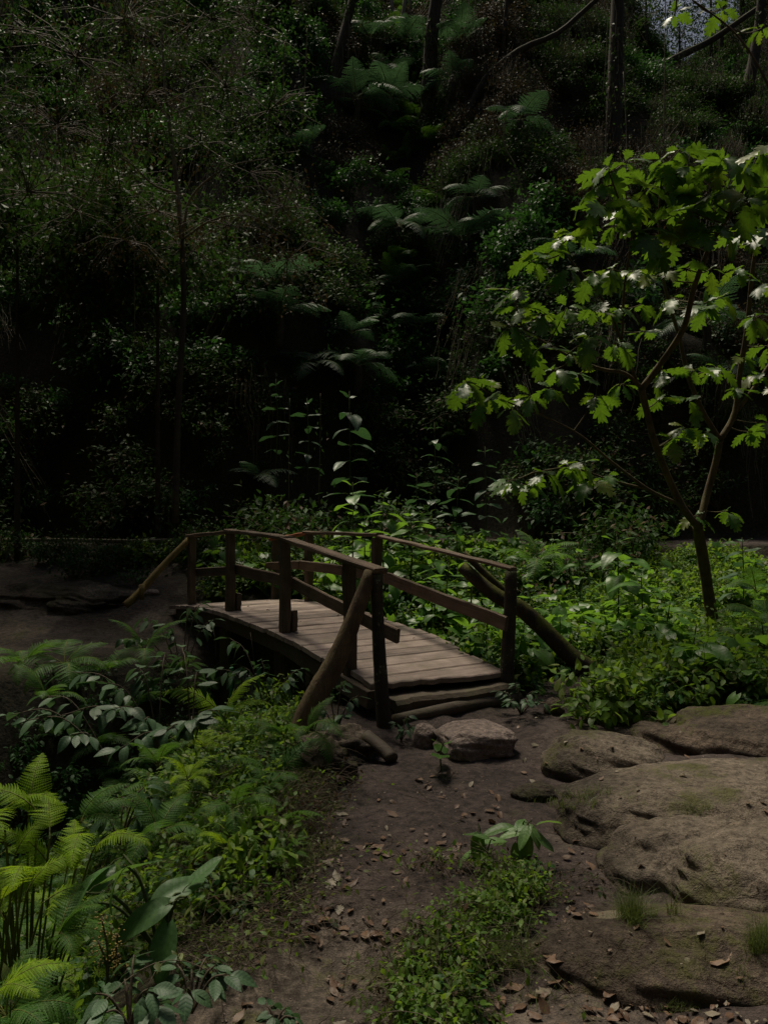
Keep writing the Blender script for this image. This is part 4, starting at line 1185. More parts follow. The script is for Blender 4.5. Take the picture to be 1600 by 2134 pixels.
pix_scatter("weed_strip", "low nettle-like weeds growing in the strip between trail and slab", FRONT, 190, SH['nettle'] + SH['lowgreen'] + TG[1:2], [3, 3, 3, 1, 1, 2], 0.22, 0.55, 66)

# grass
def grass_mesh(n, h, seed):
    lr = np.random.default_rng(seed); mb = MB(); V = []; F = []; var = []
    for k in range(n):
        az = lr.random() * 6.28; l = h * lr.uniform(0.5, 1.1); lean = lr.uniform(0.2, 1.15); w = 0.0018
        b = np.array([lr.normal() * 0.03, lr.normal() * 0.03, -0.01]); d = np.array([math.cos(az), math.sin(az), 0]); s = np.array([-d[1], d[0], 0]) * w
        n0 = len(V); vv = lr.random()
        for t in (0, 0.5, 1.0):
            c = b + d * lean * l * t * t + np.array([0, 0, l * (t - 0.35 * lean * t * t)])
            V += [c - s * (1 - 0.85 * t), c + s * (1 - 0.85 * t)]; var += [vv, vv]
        F += [(n0, n0 + 1, n0 + 3, n0 + 2), (n0 + 2, n0 + 3, n0 + 5, n0 + 4)]
    mb.add(V, F, 0, np.array(var))
    return mb.mesh("foliage", [M['grass']])
GR = [grass_mesh(40, 0.16, 1), grass_mesh(60, 0.26, 2), grass_mesh(24, 0.08, 3)]
lrn = np.random.default_rng(77)
gpts = []
for (px, py, n_, sp, kk, s) in [(1040, 2010, 12, 35, 1, 0.55), (990, 2000, 6, 30, 1, 0.5), (1320, 1910, 12, 22, 1, 0.42), (1240, 1665, 8, 18, 2, 0.9), (1170, 1680, 7, 22, 2, 0.8), (1580, 1965, 9, 25, 1, 0.4),
                               (712, 1690, 4, 8, 2, 0.7), (640, 1640, 8, 40, 1, 0.6), (600, 1720, 10, 60, 1, 0.7), (580, 1800, 9, 60, 1, 0.6), (470, 1330, 5, 20, 1, 1.0), (1540, 2030, 4, 20, 2, 0.6), (1420, 2100, 4, 30, 2, 0.5), (1450, 1690, 5, 10, 2, 0.6),
                               (520, 1520, 14, 60, 1, 1.0), (1120, 2060, 6, 40, 2, 0.8)]:
    for _ in range(n_):
        H = surf(px + lrn.normal() * sp, py + lrn.normal() * sp * 0.6)[0]; gpts.append((H.x, H.y, H.z, kk, s * lrn.uniform(0.7, 1.3)))
gpts = np.array(gpts)
scatter("grass", "thin green and straw-coloured grass along the trail and in rock cracks", gpts[:, :3], normals_rot(gpts, lrn, 0.15), gpts[:, 4], gpts[:, 3].astype(int), GR)

# tangles of thin dry stems along the trail's weedy edge
lrt = np.random.default_rng(12); tp_ = []
for (cx, cy, sx, sy, n_) in [(600, 1730, 50, 70, 26), (540, 1830, 60, 50, 20), (640, 1650, 25, 30, 8), (480, 1560, 70, 40, 16), (430, 1760, 80, 60, 14), (960, 1960, 60, 60, 9), (880, 2090, 50, 40, 7), (1100, 1890, 25, 30, 4), (330, 1700, 70, 60, 10), (1330, 1420, 110, 30, 12), (450, 1950, 40, 40, 6)]:
    for _ in range(n_):
        H = hit(cx + lrt.normal() * sx, cy + lrt.normal() * sy); tp_.append(tuple(H + Vector((0, 0, 0.02))))
tp_ = np.array(tp_)
scatter("stem_tangle", "tangled thin dry stems and creepers along the weedy edges of the trail", tp_, normals_rot(tp_, lrt, 0.2), lrt.uniform(0.6, 1.25, len(tp_)), lrt.integers(0, 3, len(tp_)), TG)

# leaf litter, pebbles
def dead_leaf(seed):
    lr = random.Random(seed)
    v, f, uv = grid_leaf(lambda u: 0.01 + 0.24 * math.sin(math.pi * min(1, u)) ** 0.8, 5, 4, lr.uniform(-0.5, 0.7), lr.uniform(-0.3, 0.3), 0, 0.05, seed, lr.uniform(-0.8, 0.8))
    return leaf_mesh("leaf", (v - [0.5, 0, 0], f, uv), M['dead'])
DL = [dead_leaf(s) for s in range(5)] + [leaf_mesh("leaf", (OKT[0][0] - [0.5, 0, 0], OKT[0][1], OKT[0][2]), M['dead'])]
def twig_mesh(seed):
    lr = np.random.default_rng(seed); mb = MB(); x = np.linspace(-1, 1, 7); pts = np.stack([x, np.cumsum(lr.normal(size=7) * 0.09), 0.05 + lr.normal(size=7) * 0.03], 1)
    tube(mb, pts, np.linspace(0.035, 0.018, 7), 5)
    tube(mb, [pts[4], pts[4] + [0.25, 0.22, 0.06], pts[4] + [0.5, 0.30, 0.05]], 0.014, 4)
    return mb.mesh("twig", M['twig'])
DL = DL + [twig_mesh(1), twig_mesh(2)]
def pebble(seed):
    mb = MB(); lr = np.random.default_rng(seed)
    v = []; 
    for i, (zz, rr) in enumerate(((-0.5, 0.5), (-0.1, 1.0), (0.3, 0.85), (0.55, 0.4))):
        for j in range(7):
            a = j * 2 * math.pi / 7; q = rr * lr.uniform(0.8, 1.2); v.append((math.cos(a) * q, math.sin(a) * q * 0.8, zz))
    f = [(i * 7 + j, i * 7 + (j + 1) % 7, (i + 1) * 7 + (j + 1) % 7, (i + 1) * 7 + j) for i in range(3) for j in range(7)] + [(21, 22, 23, 24), (21, 24, 25, 27)]
    mb.add(v, f); return mb.mesh("pebble", M['stone'])
PB = [pebble(s) for s in range(3)]
def trail_pts(n, seed, dens):
    lr = np.random.default_rng(seed); px = lr.uniform(350, 1650, n); py = lr.uniform(1440, 2180, n)
    H = np.array([tuple(hit(a, b)) for a, b in zip(px, py)])
    e = np.interp(H[:, 1], EDGE_Y, EDGE_X)
    k = (H[:, 0] > e - 0.1) & (H[:, 1] < 7.2) & (lr.random(n) < dens(px, py, H))
    H = H[k]
    return H, px[k], py[k], lr
def litter_d(px, py, H):
    d = 0.03 + 0.3 * smooth((fbm(H[:, 0] * 3.1, H[:, 1] * 3.1, 66, 2) - 0.18) / 0.12)
    for (cx, cy, sx, sy, a) in [(860, 1770, 130, 60, 0.9), (700, 1790, 60, 120, 0.9), (1200, 1930, 90, 60, 0.7), (1350, 2100, 260, 60, 1.0), (1250, 1580, 170, 60, 0.45), (1180, 1800, 60, 50, 0.7), (1180, 1480, 60, 60, 0.6), (680, 1900, 90, 60, 0.6), (1130, 1640, 90, 40, 0.4)]:
        d = np.maximum(d, 0.6 * a * np.exp(-((px - cx) / sx) ** 2 - ((py - cy) / sy) ** 2))
    return d
H, px, py, lr_ = trail_pts(6000, 81, litter_d)
H[:, 2] = height(H[:, 0], H[:, 1]) + 0.012
scatter("leaf_litter", "brown dead leaves littering the dirt trail and rock hollows", H, normals_rot(H, lr_, 0.2), 0.016 + 0.060 * lr_.random(len(H)) ** 2.0, lr_.choice(8, len(H), p=[.15, .15, .15, .15, .15, .13, .06, .06]), DL)
rl = np.random.default_rng(83); rp_ = []
for _ in range(900):
    a, b = rl.uniform(1080, 1640), rl.uniform(1490, 2080)
    H_, nn_, ok_ = surf(a, b)
    if ok_ and nn_.z > 0.6 and rl.random() < 0.10 + 0.75 * np.exp(-((a - 1200) / 70) ** 2 - ((b - 1840) / 120) ** 2) + 0.5 * np.exp(-((a - 1290) / 90) ** 2 - ((b - 1570) / 40) ** 2): rp_.append(tuple(H_ + nn_ * 0.008))
rp_ = np.array(rp_)
scatter("rock_litter", "small dead leaves and crumbs caught on the sandstone rocks", rp_, normals_rot(rp_, rl, 0.2), 0.010 + 0.04 * rl.random(len(rp_)) ** 2, rl.integers(0, 8, len(rp_)), DL)
H, px, py, lr_ = trail_pts(900, 82, lambda a, b, h_: 0.6 + 0 * a)
H[:, 2] = height(H[:, 0], H[:, 1])
scatter("trail_gravel", "tiny pale pebbles and crumbs on the dirt trail", H, normals_rot(H, lr_, 0.3), 0.003 + 0.006 * lr_.random(len(H)) ** 3, lr_.integers(0, 3, len(H)), PB)
#@@PART2@@
# ================================================================== THE LOBE-LEAVED TREE ON THE RIGHT
OB = hit(1492, 1345); OY = OB.y
oak = thing("lobed_leaf_tree", "young backlit tree with large lobed leaves and forked stems on the right bank", "tree", OB)
OBV = Vector(OB)
def oray(px, py, k): return ray(px, py, OY - k)
LIMBS = []
def limb(name, px_pts, radii, seed, n=20):
    pts = [oray(a, b, c) for a, b, c in px_pts]
    cur = spline(pts, n); rr = np.interp(np.linspace(0, 1, n), np.linspace(0, 1, len(radii)), radii)
    mb = MB(); tube(mb, cur, rr, 9, 0, 0.07, seed)
    LIMBS.extend(cur)
    return centred(mb, name, M['oakbark'], oak, OBV, True)
limb("trunk", [(1496, 1400, 0), (1486, 1310, 0), (1472, 1215, 0.05), (1462, 1150, 0.1), (1452, 1095, 0.2)], [0.075, 0.066, 0.062, 0.062, 0.058], 1)
limb("branch", [(1455, 1100, 0.2), (1420, 1055, 0.4), (1383, 975, 0.6), (1360, 910, 0.8), (1345, 850, 0.9), (1335, 810, 1.0)], [0.046, 0.042, 0.038, 0.036, 0.036, 0.042], 2)
limb("branch", [(1335, 812, 1.0), (1385, 745, 1.1), (1425, 680, 1.3), (1445, 600, 1.5), (1480, 510, 1.8), (1530, 430, 2.1), (1575, 340, 2.4)], [0.034, 0.03, 0.028, 0.026, 0.022, 0.016, 0.009], 3, 26)
limb("branch", [(1335, 808, 1.0), (1300, 778, 1.1), (1255, 770, 1.25), (1190, 745, 1.4), (1120, 705, 1.6), (1085, 680, 1.7)], [0.026, 0.022, 0.02, 0.016, 0.011, 0.007], 4)
limb("branch", [(1456, 1096, 0.2), (1472, 1030, 0.15), (1490, 965, 0.2), (1499, 918, 0.3)], [0.046, 0.044, 0.042, 0.042], 5)
limb("branch", [(1499, 918, 0.3), (1462, 855, 0.4), (1432, 780, 0.5), (1414, 700, 0.6), (1395, 640, 0.9), (1378, 560, 1.2), (1372, 450, 1.5), (1380, 350, 1.7)], [0.03, 0.026, 0.024, 0.02, 0.017, 0.014, 0.011, 0.007], 6, 26)
limb("branch", [(1499, 918, 0.3), (1530, 860, 0.3), (1540, 780, 0.4), (1556, 680, 0.6), (1566, 570, 0.9), (1582, 470, 1.2), (1600, 380, 1.6)], [0.036, 0.033, 0.03, 0.027, 0.022, 0.017, 0.01], 7, 24)
limb("branch", [(1536, 855, 0.3), (1575, 800, 0.2), (1612, 745, 0.1), (1660, 690, 0.1)], [0.022, 0.02, 0.017, 0.012], 8, 12)
limb("branch", [(1412, 1050, 0.45), (1350, 1020, 0.8), (1270, 960, 1.0), (1205, 905, 1.2), (1120, 862, 1.4), (1050, 835, 1.6), (985, 800, 1.8)], [0.024, 0.02, 0.016, 0.013, 0.011, 0.009, 0.006], 9, 24)
limb("branch", [(1340, 830, 0.95), (1295, 715, 1.2), (1265, 640, 1.4), (1215, 575, 1.6), (1165, 515, 1.8)], [0.018, 0.015, 0.013, 0.01, 0.006], 10)
limb("branch", [(1295, 715, 1.2), (1300, 600, 1.5), (1315, 480, 1.8), (1290, 420, 2.0), (1268, 360, 2.1)], [0.014, 0.013, 0.011, 0.009, 0.006], 11)
limb("branch", [(1350, 1020, 0.8), (1270, 1000, 1.0), (1190, 975, 1.2), (1110, 985, 1.4)], [0.013, 0.011, 0.009, 0.006], 12, 14)
limb("branch", [(1640, 300, 2.3), (1600, 180, 2.4), (1540, 80, 2.4), (1470, 20, 2.35), (1410, -20, 2.3)], [0.014, 0.012, 0.009, 0.007, 0.005], 13)
LB = np.array([tuple(v) for v in LIMBS])

CL = """1268 350 2.1;1300 338 2.1;1240 388 2.1;1290 415 2.0;1250 430 2.0;1330 430 1.9;1378 335 1.7;1415 312 1.7;1390 360 1.7;1345 395 1.8;1435 345 1.9;1420 385 1.9;
1500 330 2.3;1540 350 2.3;1590 310 2.5;1600 390 2.2;1550 415 2.1;1510 390 2.1;1475 410 2.0;1440 440 1.9;1400 450 1.7;1325 480 1.8;1280 470 1.9;1355 500 1.7;1405 500 1.7;1460 480 1.9;
1500 470 1.9;1545 490 1.7;1590 480 1.6;1165 500 1.8;1190 485 1.8;1135 530 1.8;1110 545 1.8;1185 560 1.7;1235 565 1.6;1275 560 1.6;1320 565 1.6;1370 575 1.4;1430 560 1.5;1480 560 1.5;1535 560 1.2;1590 590 1.0;
1070 605 1.7;1085 640 1.7;1060 680 1.7;1095 700 1.65;1135 655 1.65;1180 640 1.6;1235 645 1.5;1290 640 1.4;1335 635 1.3;1400 620 1.2;1125 725 1.6;1185 735 1.4;1225 700 1.5;1285 715 1.3;1345 690 1.2;1470 640 1.2;1500 620 1.2;
1570 660 0.7;1600 720 0.3;1545 745 0.5;1580 780 0.3;970 795 1.8;1005 790 1.8;1020 830 1.7;1065 850 1.6;1105 825 1.6;1150 810 1.5;1205 780 1.3;1155 770 1.45;1240 825 1.3;1295 800 1.1;1380 770 1.0;1445 770 0.6;1490 765 0.5;1430 830 0.6;1375 830 0.9;1530 810 0.4;
1065 1000 1.45;1095 1010 1.4;1135 985 1.35;1185 970 1.2;1215 965 1.15;1265 990 1.0;1230 1000 1.1;1400 915 0.7;1425 890 0.6;1445 1075 0.3;1515 1065 0.1;1600 880 0.2;1560 900 0.2;1470 900 0.4;1405 30 1.4;1500 20 1.4;1585 60 1.6;1630 440 1.5;1650 540 1.0;1655 680 0.4;1640 800 0.2;1640 330 1.9"""
lo = random.Random(21)
tw = MB(); sd = MB(); nleaf = 0; extra = {'P': [], 'D': [], 'N': [], 'S': []}
for q in CL.replace("\n", "").split(";"):
    px, py, k = (float(v) for v in q.split())
    c = oray(px, py, k + lo.uniform(-0.15, 0.15)); ca = np.array(tuple(c))
    j = np.argmin(((LB - ca) ** 2).sum(1) + 0.4 * np.maximum(0, LB[:, 2] - ca[2])); s = Vector(LB[j])
    if (c - s).length > 0.03:
        mid_ = (s + c) / 2 + Vector((0, 0, -0.05 * (c - s).length))
        tube(tw, spline([s, mid_, c], 7), np.linspace(0.009, 0.005, 7), 5, cap=False)
    out = (c - s); out.z *= 0.3
    out = out.normalized() if out.length > 0.02 else Vector((lo.uniform(-1, 1), -0.5, 0)).normalized()
    az0 = math.degrees(math.atan2(out.y, out.x))
    m = lo.choice((5, 6, 7))
    for i in range(m):
        az = az0 + (i - (m - 1) / 2) * 62 + lo.uniform(-18, 18)
        el = lo.uniform(-55, 8) if i else lo.uniform(10, 50)
        size = lo.uniform(0.15, 0.32) * (0.6 if i == 0 else 1.0) * (1.12 if px > 1280 and py < 520 else 0.92) * (0.6 if py < 110 else 1)
        rot = Euler((lo.uniform(-0.7, 0.7), -R(el), R(az)))
        base = c + rot.to_matrix() @ Vector((0.16 * size, 0, 0))
        if nleaf < 298 and (size > 0.2 or nleaf > 240):
            o = link("leaf", OM[lo.randrange(4)], oak, base - OBV, rot, size); nleaf += 1
        else:
            mt = rot.to_matrix()
            extra['P'].append(tuple(base)); extra['D'].append(tuple(mt.col[0])); extra['N'].append(tuple(mt.col[2])); extra['S'].append(size)
centred(tw, "twigs", M['oakbark'], oak, OBV)["kind"] = 'stuff'
if extra['P']:
    mb = MB(); v, f, uv = OKT[1]; f3 = np.array([t for t in f if len(t) == 3] + [(t[0], t[1], t[2]) for t in f if len(t) == 4] + [(t[0], t[2], t[3]) for t in f if len(t) == 4])
    scatter_leaves(mb, (v, f3, uv), extra['P'], extra['D'], extra['N'], extra['S'])
    centred(mb, "small_leaves", M['oak'], oak, OBV)["kind"] = 'stuff'
yl = oray(1470, 600, 1.0)
o = link("leaf", OM[2], oak, yl - OBV, (0.5, R(80), R(200)), 0.36); o["label"] = "large yellowing leaf hanging straight down"

# ================================================================== OTHER TREES
def leafy_crown(name, mat, centres, n, lsize, seed, parent, base, tmpl=TL, hang=0.3, twigmat='twig'):
    lr = np.random.default_rng(seed); mb = MB()
    per = n // len(centres)
    for (c, r) in centres:
        c = np.array(tuple(c))
        d = rand_unit(per, lr) * (lr.random(per) ** 0.45)[:, None] * r * np.array([1, 1, 0.75])
        # leaves gather along twigs: snap to a handful of rays
        rays = rand_unit(max(8, per // 30), lr) * r * np.array([1, 1, 0.75])
        w = lr.integers(0, len(rays), per); s = lr.random(per) ** 0.5
        d = np.where((lr.random(per) < 0.7)[:, None], rays[w] * s[:, None] + lr.normal(size=(per, 3)) * 0.07 * r, d)
        d[:, 2] -= hang * r * s * 0.6
        for k in range(len(rays)):
            tube(mb, [c, c + rays[k] * 0.5 + [0, 0, 0.03], c + rays[k] - [0, 0, hang * r * 0.55]], [0.008, 0.006, 0.003], 3, 1, cap=False)
        scatter_leaves(mb, tmpl, c + d, lr.normal(size=(per, 3)) * 0.7 + [0, 0, -hang * 1.5], lr.normal(size=(per, 3)) * 0.6 + [0, 0, 0.8], lsize * lr.uniform(0.6, 1.35, per), 0, lr)
    o = centred(mb, name, [mat, M[twigmat]], parent, base)
    o["kind"] = 'stuff'
    return o

# left tree with pale slender trunk
LTY = 11.5
gb_ = Vector((ray(366, 1000, LTY).x, LTY, 0)); gb_.z = hgt(gb_.x, LTY)
lt = thing("slender_tree", "slender pale-trunked tree with a sparse brownish crown over the dark hollow on the left", "tree", gb_)
def lt_limb(name, pts, radii, seed, mat='palebark', n=18):
    cur = spline([ray(a, b, LTY + c) for a, b, c in pts], n)
    mb = MB(); tube(mb, cur, 0.62 * np.interp(np.linspace(0, 1, n), np.linspace(0, 1, len(radii)), radii), 8, 0, 0.08, seed)
    return centred(mb, name, M[mat], lt, gb_, True)
lt_limb("shaded_lower_trunk", [(366, 1090, 0), (372, 850, 0), (383, 640, 0), (380, 500, 0)], [0.085, 0.08, 0.072, 0.066], 9, 'bark', 20)  # dark bark puts the hollow's shade into this part of the pale trunk
lt_limb("trunk", [(380, 500, 0), (370, 395, 0), (355, 270, 0), (343, 160, 0), (338, 40, 0), (342, -90, 0)], [0.064, 0.052, 0.044, 0.034, 0.026, 0.016], 1, n=26)
lt_limb("branch", [(372, 405, 0), (320, 385, -0.3), (265, 335, -0.6), (200, 310, -0.9)], [0.03, 0.024, 0.018, 0.01], 2)
lt_limb("branch", [(382, 480, 0), (400, 410, -0.2), (470, 350, -0.5), (560, 330, -0.7)], [0.034, 0.028, 0.018, 0.01], 3)
lt_limb("branch", [(380, 500, 0), (440, 460, -0.5), (520, 450, -0.9), (610, 500, -1.2)], [0.026, 0.02, 0.015, 0.008], 4)
lt_limb("branch", [(343, 90, 0), (310, 55, -0.2), (270, 10, -0.4), (230, -50, -0.5)], [0.02, 0.018, 0.014, 0.009], 5)
lt_limb("branch", [(345, 90, 0), (385, 60, -0.2), (460, 18, -0.4), (530, -30, -0.5)], [0.02, 0.017, 0.013, 0.009], 6)
lt_limb("branch", [(350, 200, 0), (270, 165, -0.5), (190, 190, -0.9), (100, 240, -1.2)], [0.02, 0.017, 0.012, 0.008], 7)
lt_limb("branch", [(352, 240, 0), (420, 220, -0.4), (500, 260, -0.8)], [0.018, 0.014, 0.008], 8)
cs = []
for px, py, dY, r in [(60, 60, -.8, 1.0), (160, 120, -1, 1.0), (260, 40, -.5, 1.0), (120, 260, -1.1, 1.0), (230, 300, -.8, 0.9), (300, 200, -.4, 0.8), (440, 40, -.4, 1.0), (540, 70, -.4, 0.9), (470, 180, -.5, 0.9), (560, 230, -.6, 0.8), (420, 300, -.3, 0.8), (520, 360, -.6, 0.9), (590, 430, -1.0, 0.9), (600, 540, -1.1, 0.8), (480, 470, -.7, 0.8), (330, 440, -.2, 0.7), (60, 400, -1, 1.1), (160, 440, -.6, 0.9), (-40, 200, -1, 1.2), (30, -60, -.5, 1.2), (350, -60, 0, 1.1), (260, 500, -.2, 0.7)]:
    cs.append((ray(px, py, LTY + dY), r))
leafy_crown("foliage", M['small'], cs[:12] + cs[16:19], 9500, 0.060, 31, lt, gb_)
leafy_crown("reddish_foliage", M['dry'], cs[12:16] + cs[2:6] + cs[19:], 4800, 0.055, 32, lt, gb_, hang=0.5)

# trees added to shade the left bank and cut light from behind the viewer
def shade_tree(label, x, y, h, rad, seed, n=2600, trunkr=0.16, lean=(0, 0), ls=0.13, bend=(0.4, 0.5)):
    z = hgt(x, y); b = Vector((x, y, z))
    o = thing("forest_tree", label, "tree", b)
    mb = MB(); cur = spline([(x, y, z - 0.3), (x + lean[0] * bend[0], y + lean[1] * bend[0], z + h * bend[1]), (x + lean[0], y + lean[1], z + h)], 14)
    tube(mb, cur, np.linspace(trunkr, trunkr * 0.35, 14), 10, 0, 0.08, seed)
    centred(mb, "trunk", M['bark'], o, b)
    lr = random.Random(seed); cc = []
    for k in range(6):
        cc.append((cur[-1] + Vector((lr.uniform(-1, 1) * rad, lr.uniform(-1, 1) * rad, lr.uniform(-0.5, 0.5) * rad)), rad * 0.75))
    leafy_crown("crown", M['small'], cc, n, ls, seed, o, b, SL, 0.2)
    return o

shade_tree("big unseen tree added for shade beyond the left picture edge over the far dirt bank", -8.2, 8.2, 7.5, 2.8, 401, 8000, 0.2)  # out of view, added to darken the left side
shade_tree("tall unseen tree added for shade beyond the left picture edge over the near bank", -6.0, 4.2, 7.5, 2.4, 402, 4200, 0.2)
shade_tree("dense dark tree added for shade behind the slender tree at the left", -6.2, 13.0, 5.6, 1.9, 403, 12000, 0.05)  # added so that its crown shades the far left bank
shade_tree("dense dark tree added for shade at the slope foot right of the slender trunk", -4.0, 13.6, 5.2, 1.5, 404, 9000, 0.05)
shade_tree("dense dark tree added for shade close to the left picture edge", -8.2, 13.2, 6.0, 1.9, 405, 12000, 0.05)
shade_tree("unseen overhanging tree added for shade, leaning in above the left bank", -6.3, 6.3, 10.2, 1.6, 406, 4600, 0.2, (4.9, 2.5), 0.13, (0.03, 0.86))  # crown above the view, added to shade the ground at left
for k, (tx, ty) in enumerate([(-8, -6), (-2.5, -7), (3, -7), (8.5, -6)]):
    shade_tree("unseen light-blocking tree added on the slope behind the viewer, " + ("first", "second", "third", "fourth")[k] + " from the left", tx, ty, 9.5, 3.6, 410 + k, 3000, 0.25, (0, 0.8), 0.27)  # out of view, added to block low sky light
# hillside trunks near the top of the picture
def hill_tree(label, pts, wpx, mat='bark', base=None, crown=True, seed=0, cr=1.6, group=None, vinesd=False):
    bx, by = pts[-1]
    Y = hit(bx, by).y
    b = ray(bx, by, Y)
    o = thing("hillside_tree", label, "tree", b, group)
    P_ = [ray(px, py, Y) for px, py in pts[::-1]]
    P_ = [P_[0] + Vector((0, 0, -0.6))] + P_
    d = (P_[-1] - P_[-2]).normalized(); P_.append(P_[-1] + d * 3.0)
    r = wpx / 1600 * Y / 2
    cur = spline(P_, 22); mb = MB(); tube(mb, cur, np.linspace(r * 1.2, r * 0.6, 22), 9, 0, 0.10, seed)
    centred(mb, "trunk", M[mat], o, b)
    if wpx > 12 and crown:
        lv_ = np.random.default_rng(seed + 70); m_ = 900; ii = lv_.integers(1, 20, m_); cp = np.array([tuple(v) for v in cur])
        fr_ = lv_.random(m_)[:, None]; q_ = cp[ii] * (1 - fr_) + cp[ii + 1] * fr_
        dd = rand_unit(m_, lv_); dd[:, 1] = -np.abs(dd[:, 1]); patch = fbm(ii * 0.35 + fr_[:, 0] * 0.35, np.full(m_, seed * 3.1), 5, 2) > -0.12
        q_ = (q_ + dd * (r * 1.0 + 0.10 * lv_.random(m_)[:, None]))[patch]; dd = dd[patch]; k_ = len(q_)
        mb = MB(); scatter_leaves(mb, SL, q_, lv_.normal(size=(k_, 3)) * 0.6 + [0, 0, -0.9], dd + lv_.normal(size=(k_, 3)) * 0.5 + [0, 0, 0.4], 0.13 * lv_.uniform(0.6, 1.3, k_), 0, lv_)
        for _ in range(16):
            p0 = cp[lv_.integers(4, 20)] + [lv_.normal() * r, -r * 1.1, 0]; l_ = lv_.uniform(0.8, 2.6)
            tube(mb, [p0, p0 + [lv_.normal() * 0.1, -0.05, -l_ / 2], p0 + [lv_.normal() * 0.2, -0.05, -l_]], 0.010, 3, 1, cap=False)
        centred(mb, "climbing_leaves", [M['small'], M['vine']], o, b)["kind"] = 'stuff'
    if crown:
        lr = random.Random(seed)
        cc = [(cur[-1] + Vector((lr.uniform(-1.3, 1.3), lr.uniform(-1.2, 0.6), lr.uniform(-1.6, 1.4))) * cr * 0.8, cr * 0.8) for _ in range(5)]
        leafy_crown("crown", M['small'], cc, 1500, 0.13, seed + 200, o, b, SL, 0.35)
    return o
hill_tree("mossy tree trunk leaning right at the top left of the fern gully", [(745, -40), (722, 50), (704, 120), (690, 190)], 22, seed=1)
hill_tree("thick dark trunk standing in the middle of the fern gully", [(915, -40), (900, 60), (893, 180), (888, 300)], 30, seed=2)
hill_tree("thin pale sapling leaning left above the fern gully", [(812, -40), (818, 40), (816, 105)], 9, 'palebark', seed=3, crown=False)
hill_tree("thin pale sapling leaning right above the fern gully", [(850, -40), (838, 40), (824, 108)], 10, 'palebark', seed=4, crown=False)
hill_tree("straight pale sapling nearest the thick dark trunk", [(856, -40), (853, 30), (850, 90)], 8, 'palebark', seed=5, crown=False)
hill_tree("long crooked bough arching over the slope right of the gully", [(1230, 10), (1160, 70), (1080, 105), (1010, 165), (975, 235), (945, 300)], 14, seed=6, crown=False)
hill_tree("tall dark trunk hung with moss and vines right of centre", [(1288, -40), (1284, 80), (1280, 200), (1277, 320)], 34, seed=7)
hill_tree("dark curved trunk at the upper right edge below the bright sky", [(1590, -40), (1580, 60), (1563, 160), (1540, 250)], 22, seed=8)
hill_tree("short upright trunk in front of the bright sky gap", [(1512, -30), (1503, 60), (1500, 150)], 12, seed=9)
hill_tree("slim dark trunk between the gully and the vine-hung trunk", [(1060, -40), (1050, 60), (1046, 140)], 9, seed=10, crown=True)
hill_tree("mossy branch rising to the right below the sky gap", [(1560, 30), (1480, 85), (1400, 125), (1330, 165)], 14, seed=11, crown=False)
hill_tree("slim trunk half hidden by leaves at the top left corner", [(130, -40), (140, 60), (150, 170)], 12, seed=12)
# ridge line trees that close the top of the slope
lr = random.Random(4)
for k, (px, Y, h, rad) in enumerate([(80, 33, 6, 3.2), (330, 36, 6, 3.0), (560, 36, 6, 3.2), (760, 38, 6, 3.4), (960, 37, 6, 3.4), (1130, 36, 5, 3.0), (1290, 36, 6, 3.0), (1345, 34, 4.5, 2.0), (1415, 33, 4.2, 1.7), (1480, 34, 4.2, 1.7), (1545, 35, 5, 2.0), (1640, 34, 7, 3.2), (-150, 30, 7, 3.4)]):
    x = (px - 800) / 1600 * Y
    names = ["far left", "second from the left", "third from the left", "above the gully's left side", "straight above the gully", "above the arching bough", "above the vine-hung trunk", "left of the sky gap", "in the sky gap, leftmost", "in the sky gap, middle", "at the right end of the sky gap", "right of the sky gap", "beyond the left edge"]
    shade_tree("dim ridge line tree, " + names[k], x, Y, h, rad, 300 + k, 2600 if 1300 < px < 1500 else 1500, 0.16 if not 1300 < px < 1500 else 0.09)

# ================================================================== FERNS
def F_at(px, py): 
    h_ = hit(px, py); return h_
LFB = ray(55, 1880, 2.95); LFB.z = hgt(LFB.x, LFB.y)
fern("bright yellow-green fern at the left edge of the picture, nearest and brightest", LFB, 24, 0.31, 'brightfern', seed=1, tilt=-0.05, spread=0.45, stalk=-LFB.z + 0.24)
p = ray(-10, 1900, 2.7); p.z = hgt(p.x, p.y)
fern("second bright fern overlapping the left picture edge below the first", p, 12, 0.29, 'brightfern', seed=2, spread=0.5, stalk=-p.z + 0.20)
p = ray(15, 2120, 2.3); fern("dark fern at the bottom left corner", (p.x, p.y, p.z), 9, 0.26, 'fern', seed=3)
p = ray(-10, 2085, 2.1); fern("small yellow fern frond entering at the lower left edge", (p.x, p.y, p.z), 3, 0.27, 'brightfern', azs=[10, -30, 60], seed=4, tilt=0.2)
def fern_px(label, px, py, Y, n, L, kind='fern', azs=None, seed=0, tilt=0.0, trunk=0.0, group=None, name="fern"):
    b = ray(px, py, Y)
    return fern(label, b, n, L, kind, azs, tilt, group, seed, trunk, name)
fern_px("yellow-green fern frond arching right below the slatted panel", 468, 1505, 5.2, 3, 0.52, 'brightfern', [8, 25, 170], 5, -0.05)
fern_px("pale fern drooping over the rock at the foot of the brown log brace", 640, 1528, 4.75, 4, 0.36, 'fern', [-62, -35, -95, 40], 6)
fern_px("small fern left of the brown log brace's foot", 592, 1535, 4.9, 5, 0.30, 'fern', [185, 205, 160, 230, 300], 7)
fern_px("olive fern in the middle of the weedy bank", 392, 1630, 3.9, 7, 0.23, 'brightfern', None, 8)
fern_px("dark fern on the bank just left of the dirt trail", 560, 1640, 4.2, 7, 0.26, 'fern', None, 9)
fern_px("dark drooping fern below it on the same bank", 490, 1690, 3.7, 5, 0.30, 'fern', [-90, -60, -120, -20, 200], 10)
fern_px("dark fern frond with long leaflets behind the bright fern", 165, 1720, 3.3, 5, 0.32, 'fern', [15, 40, -10, 80], 11)
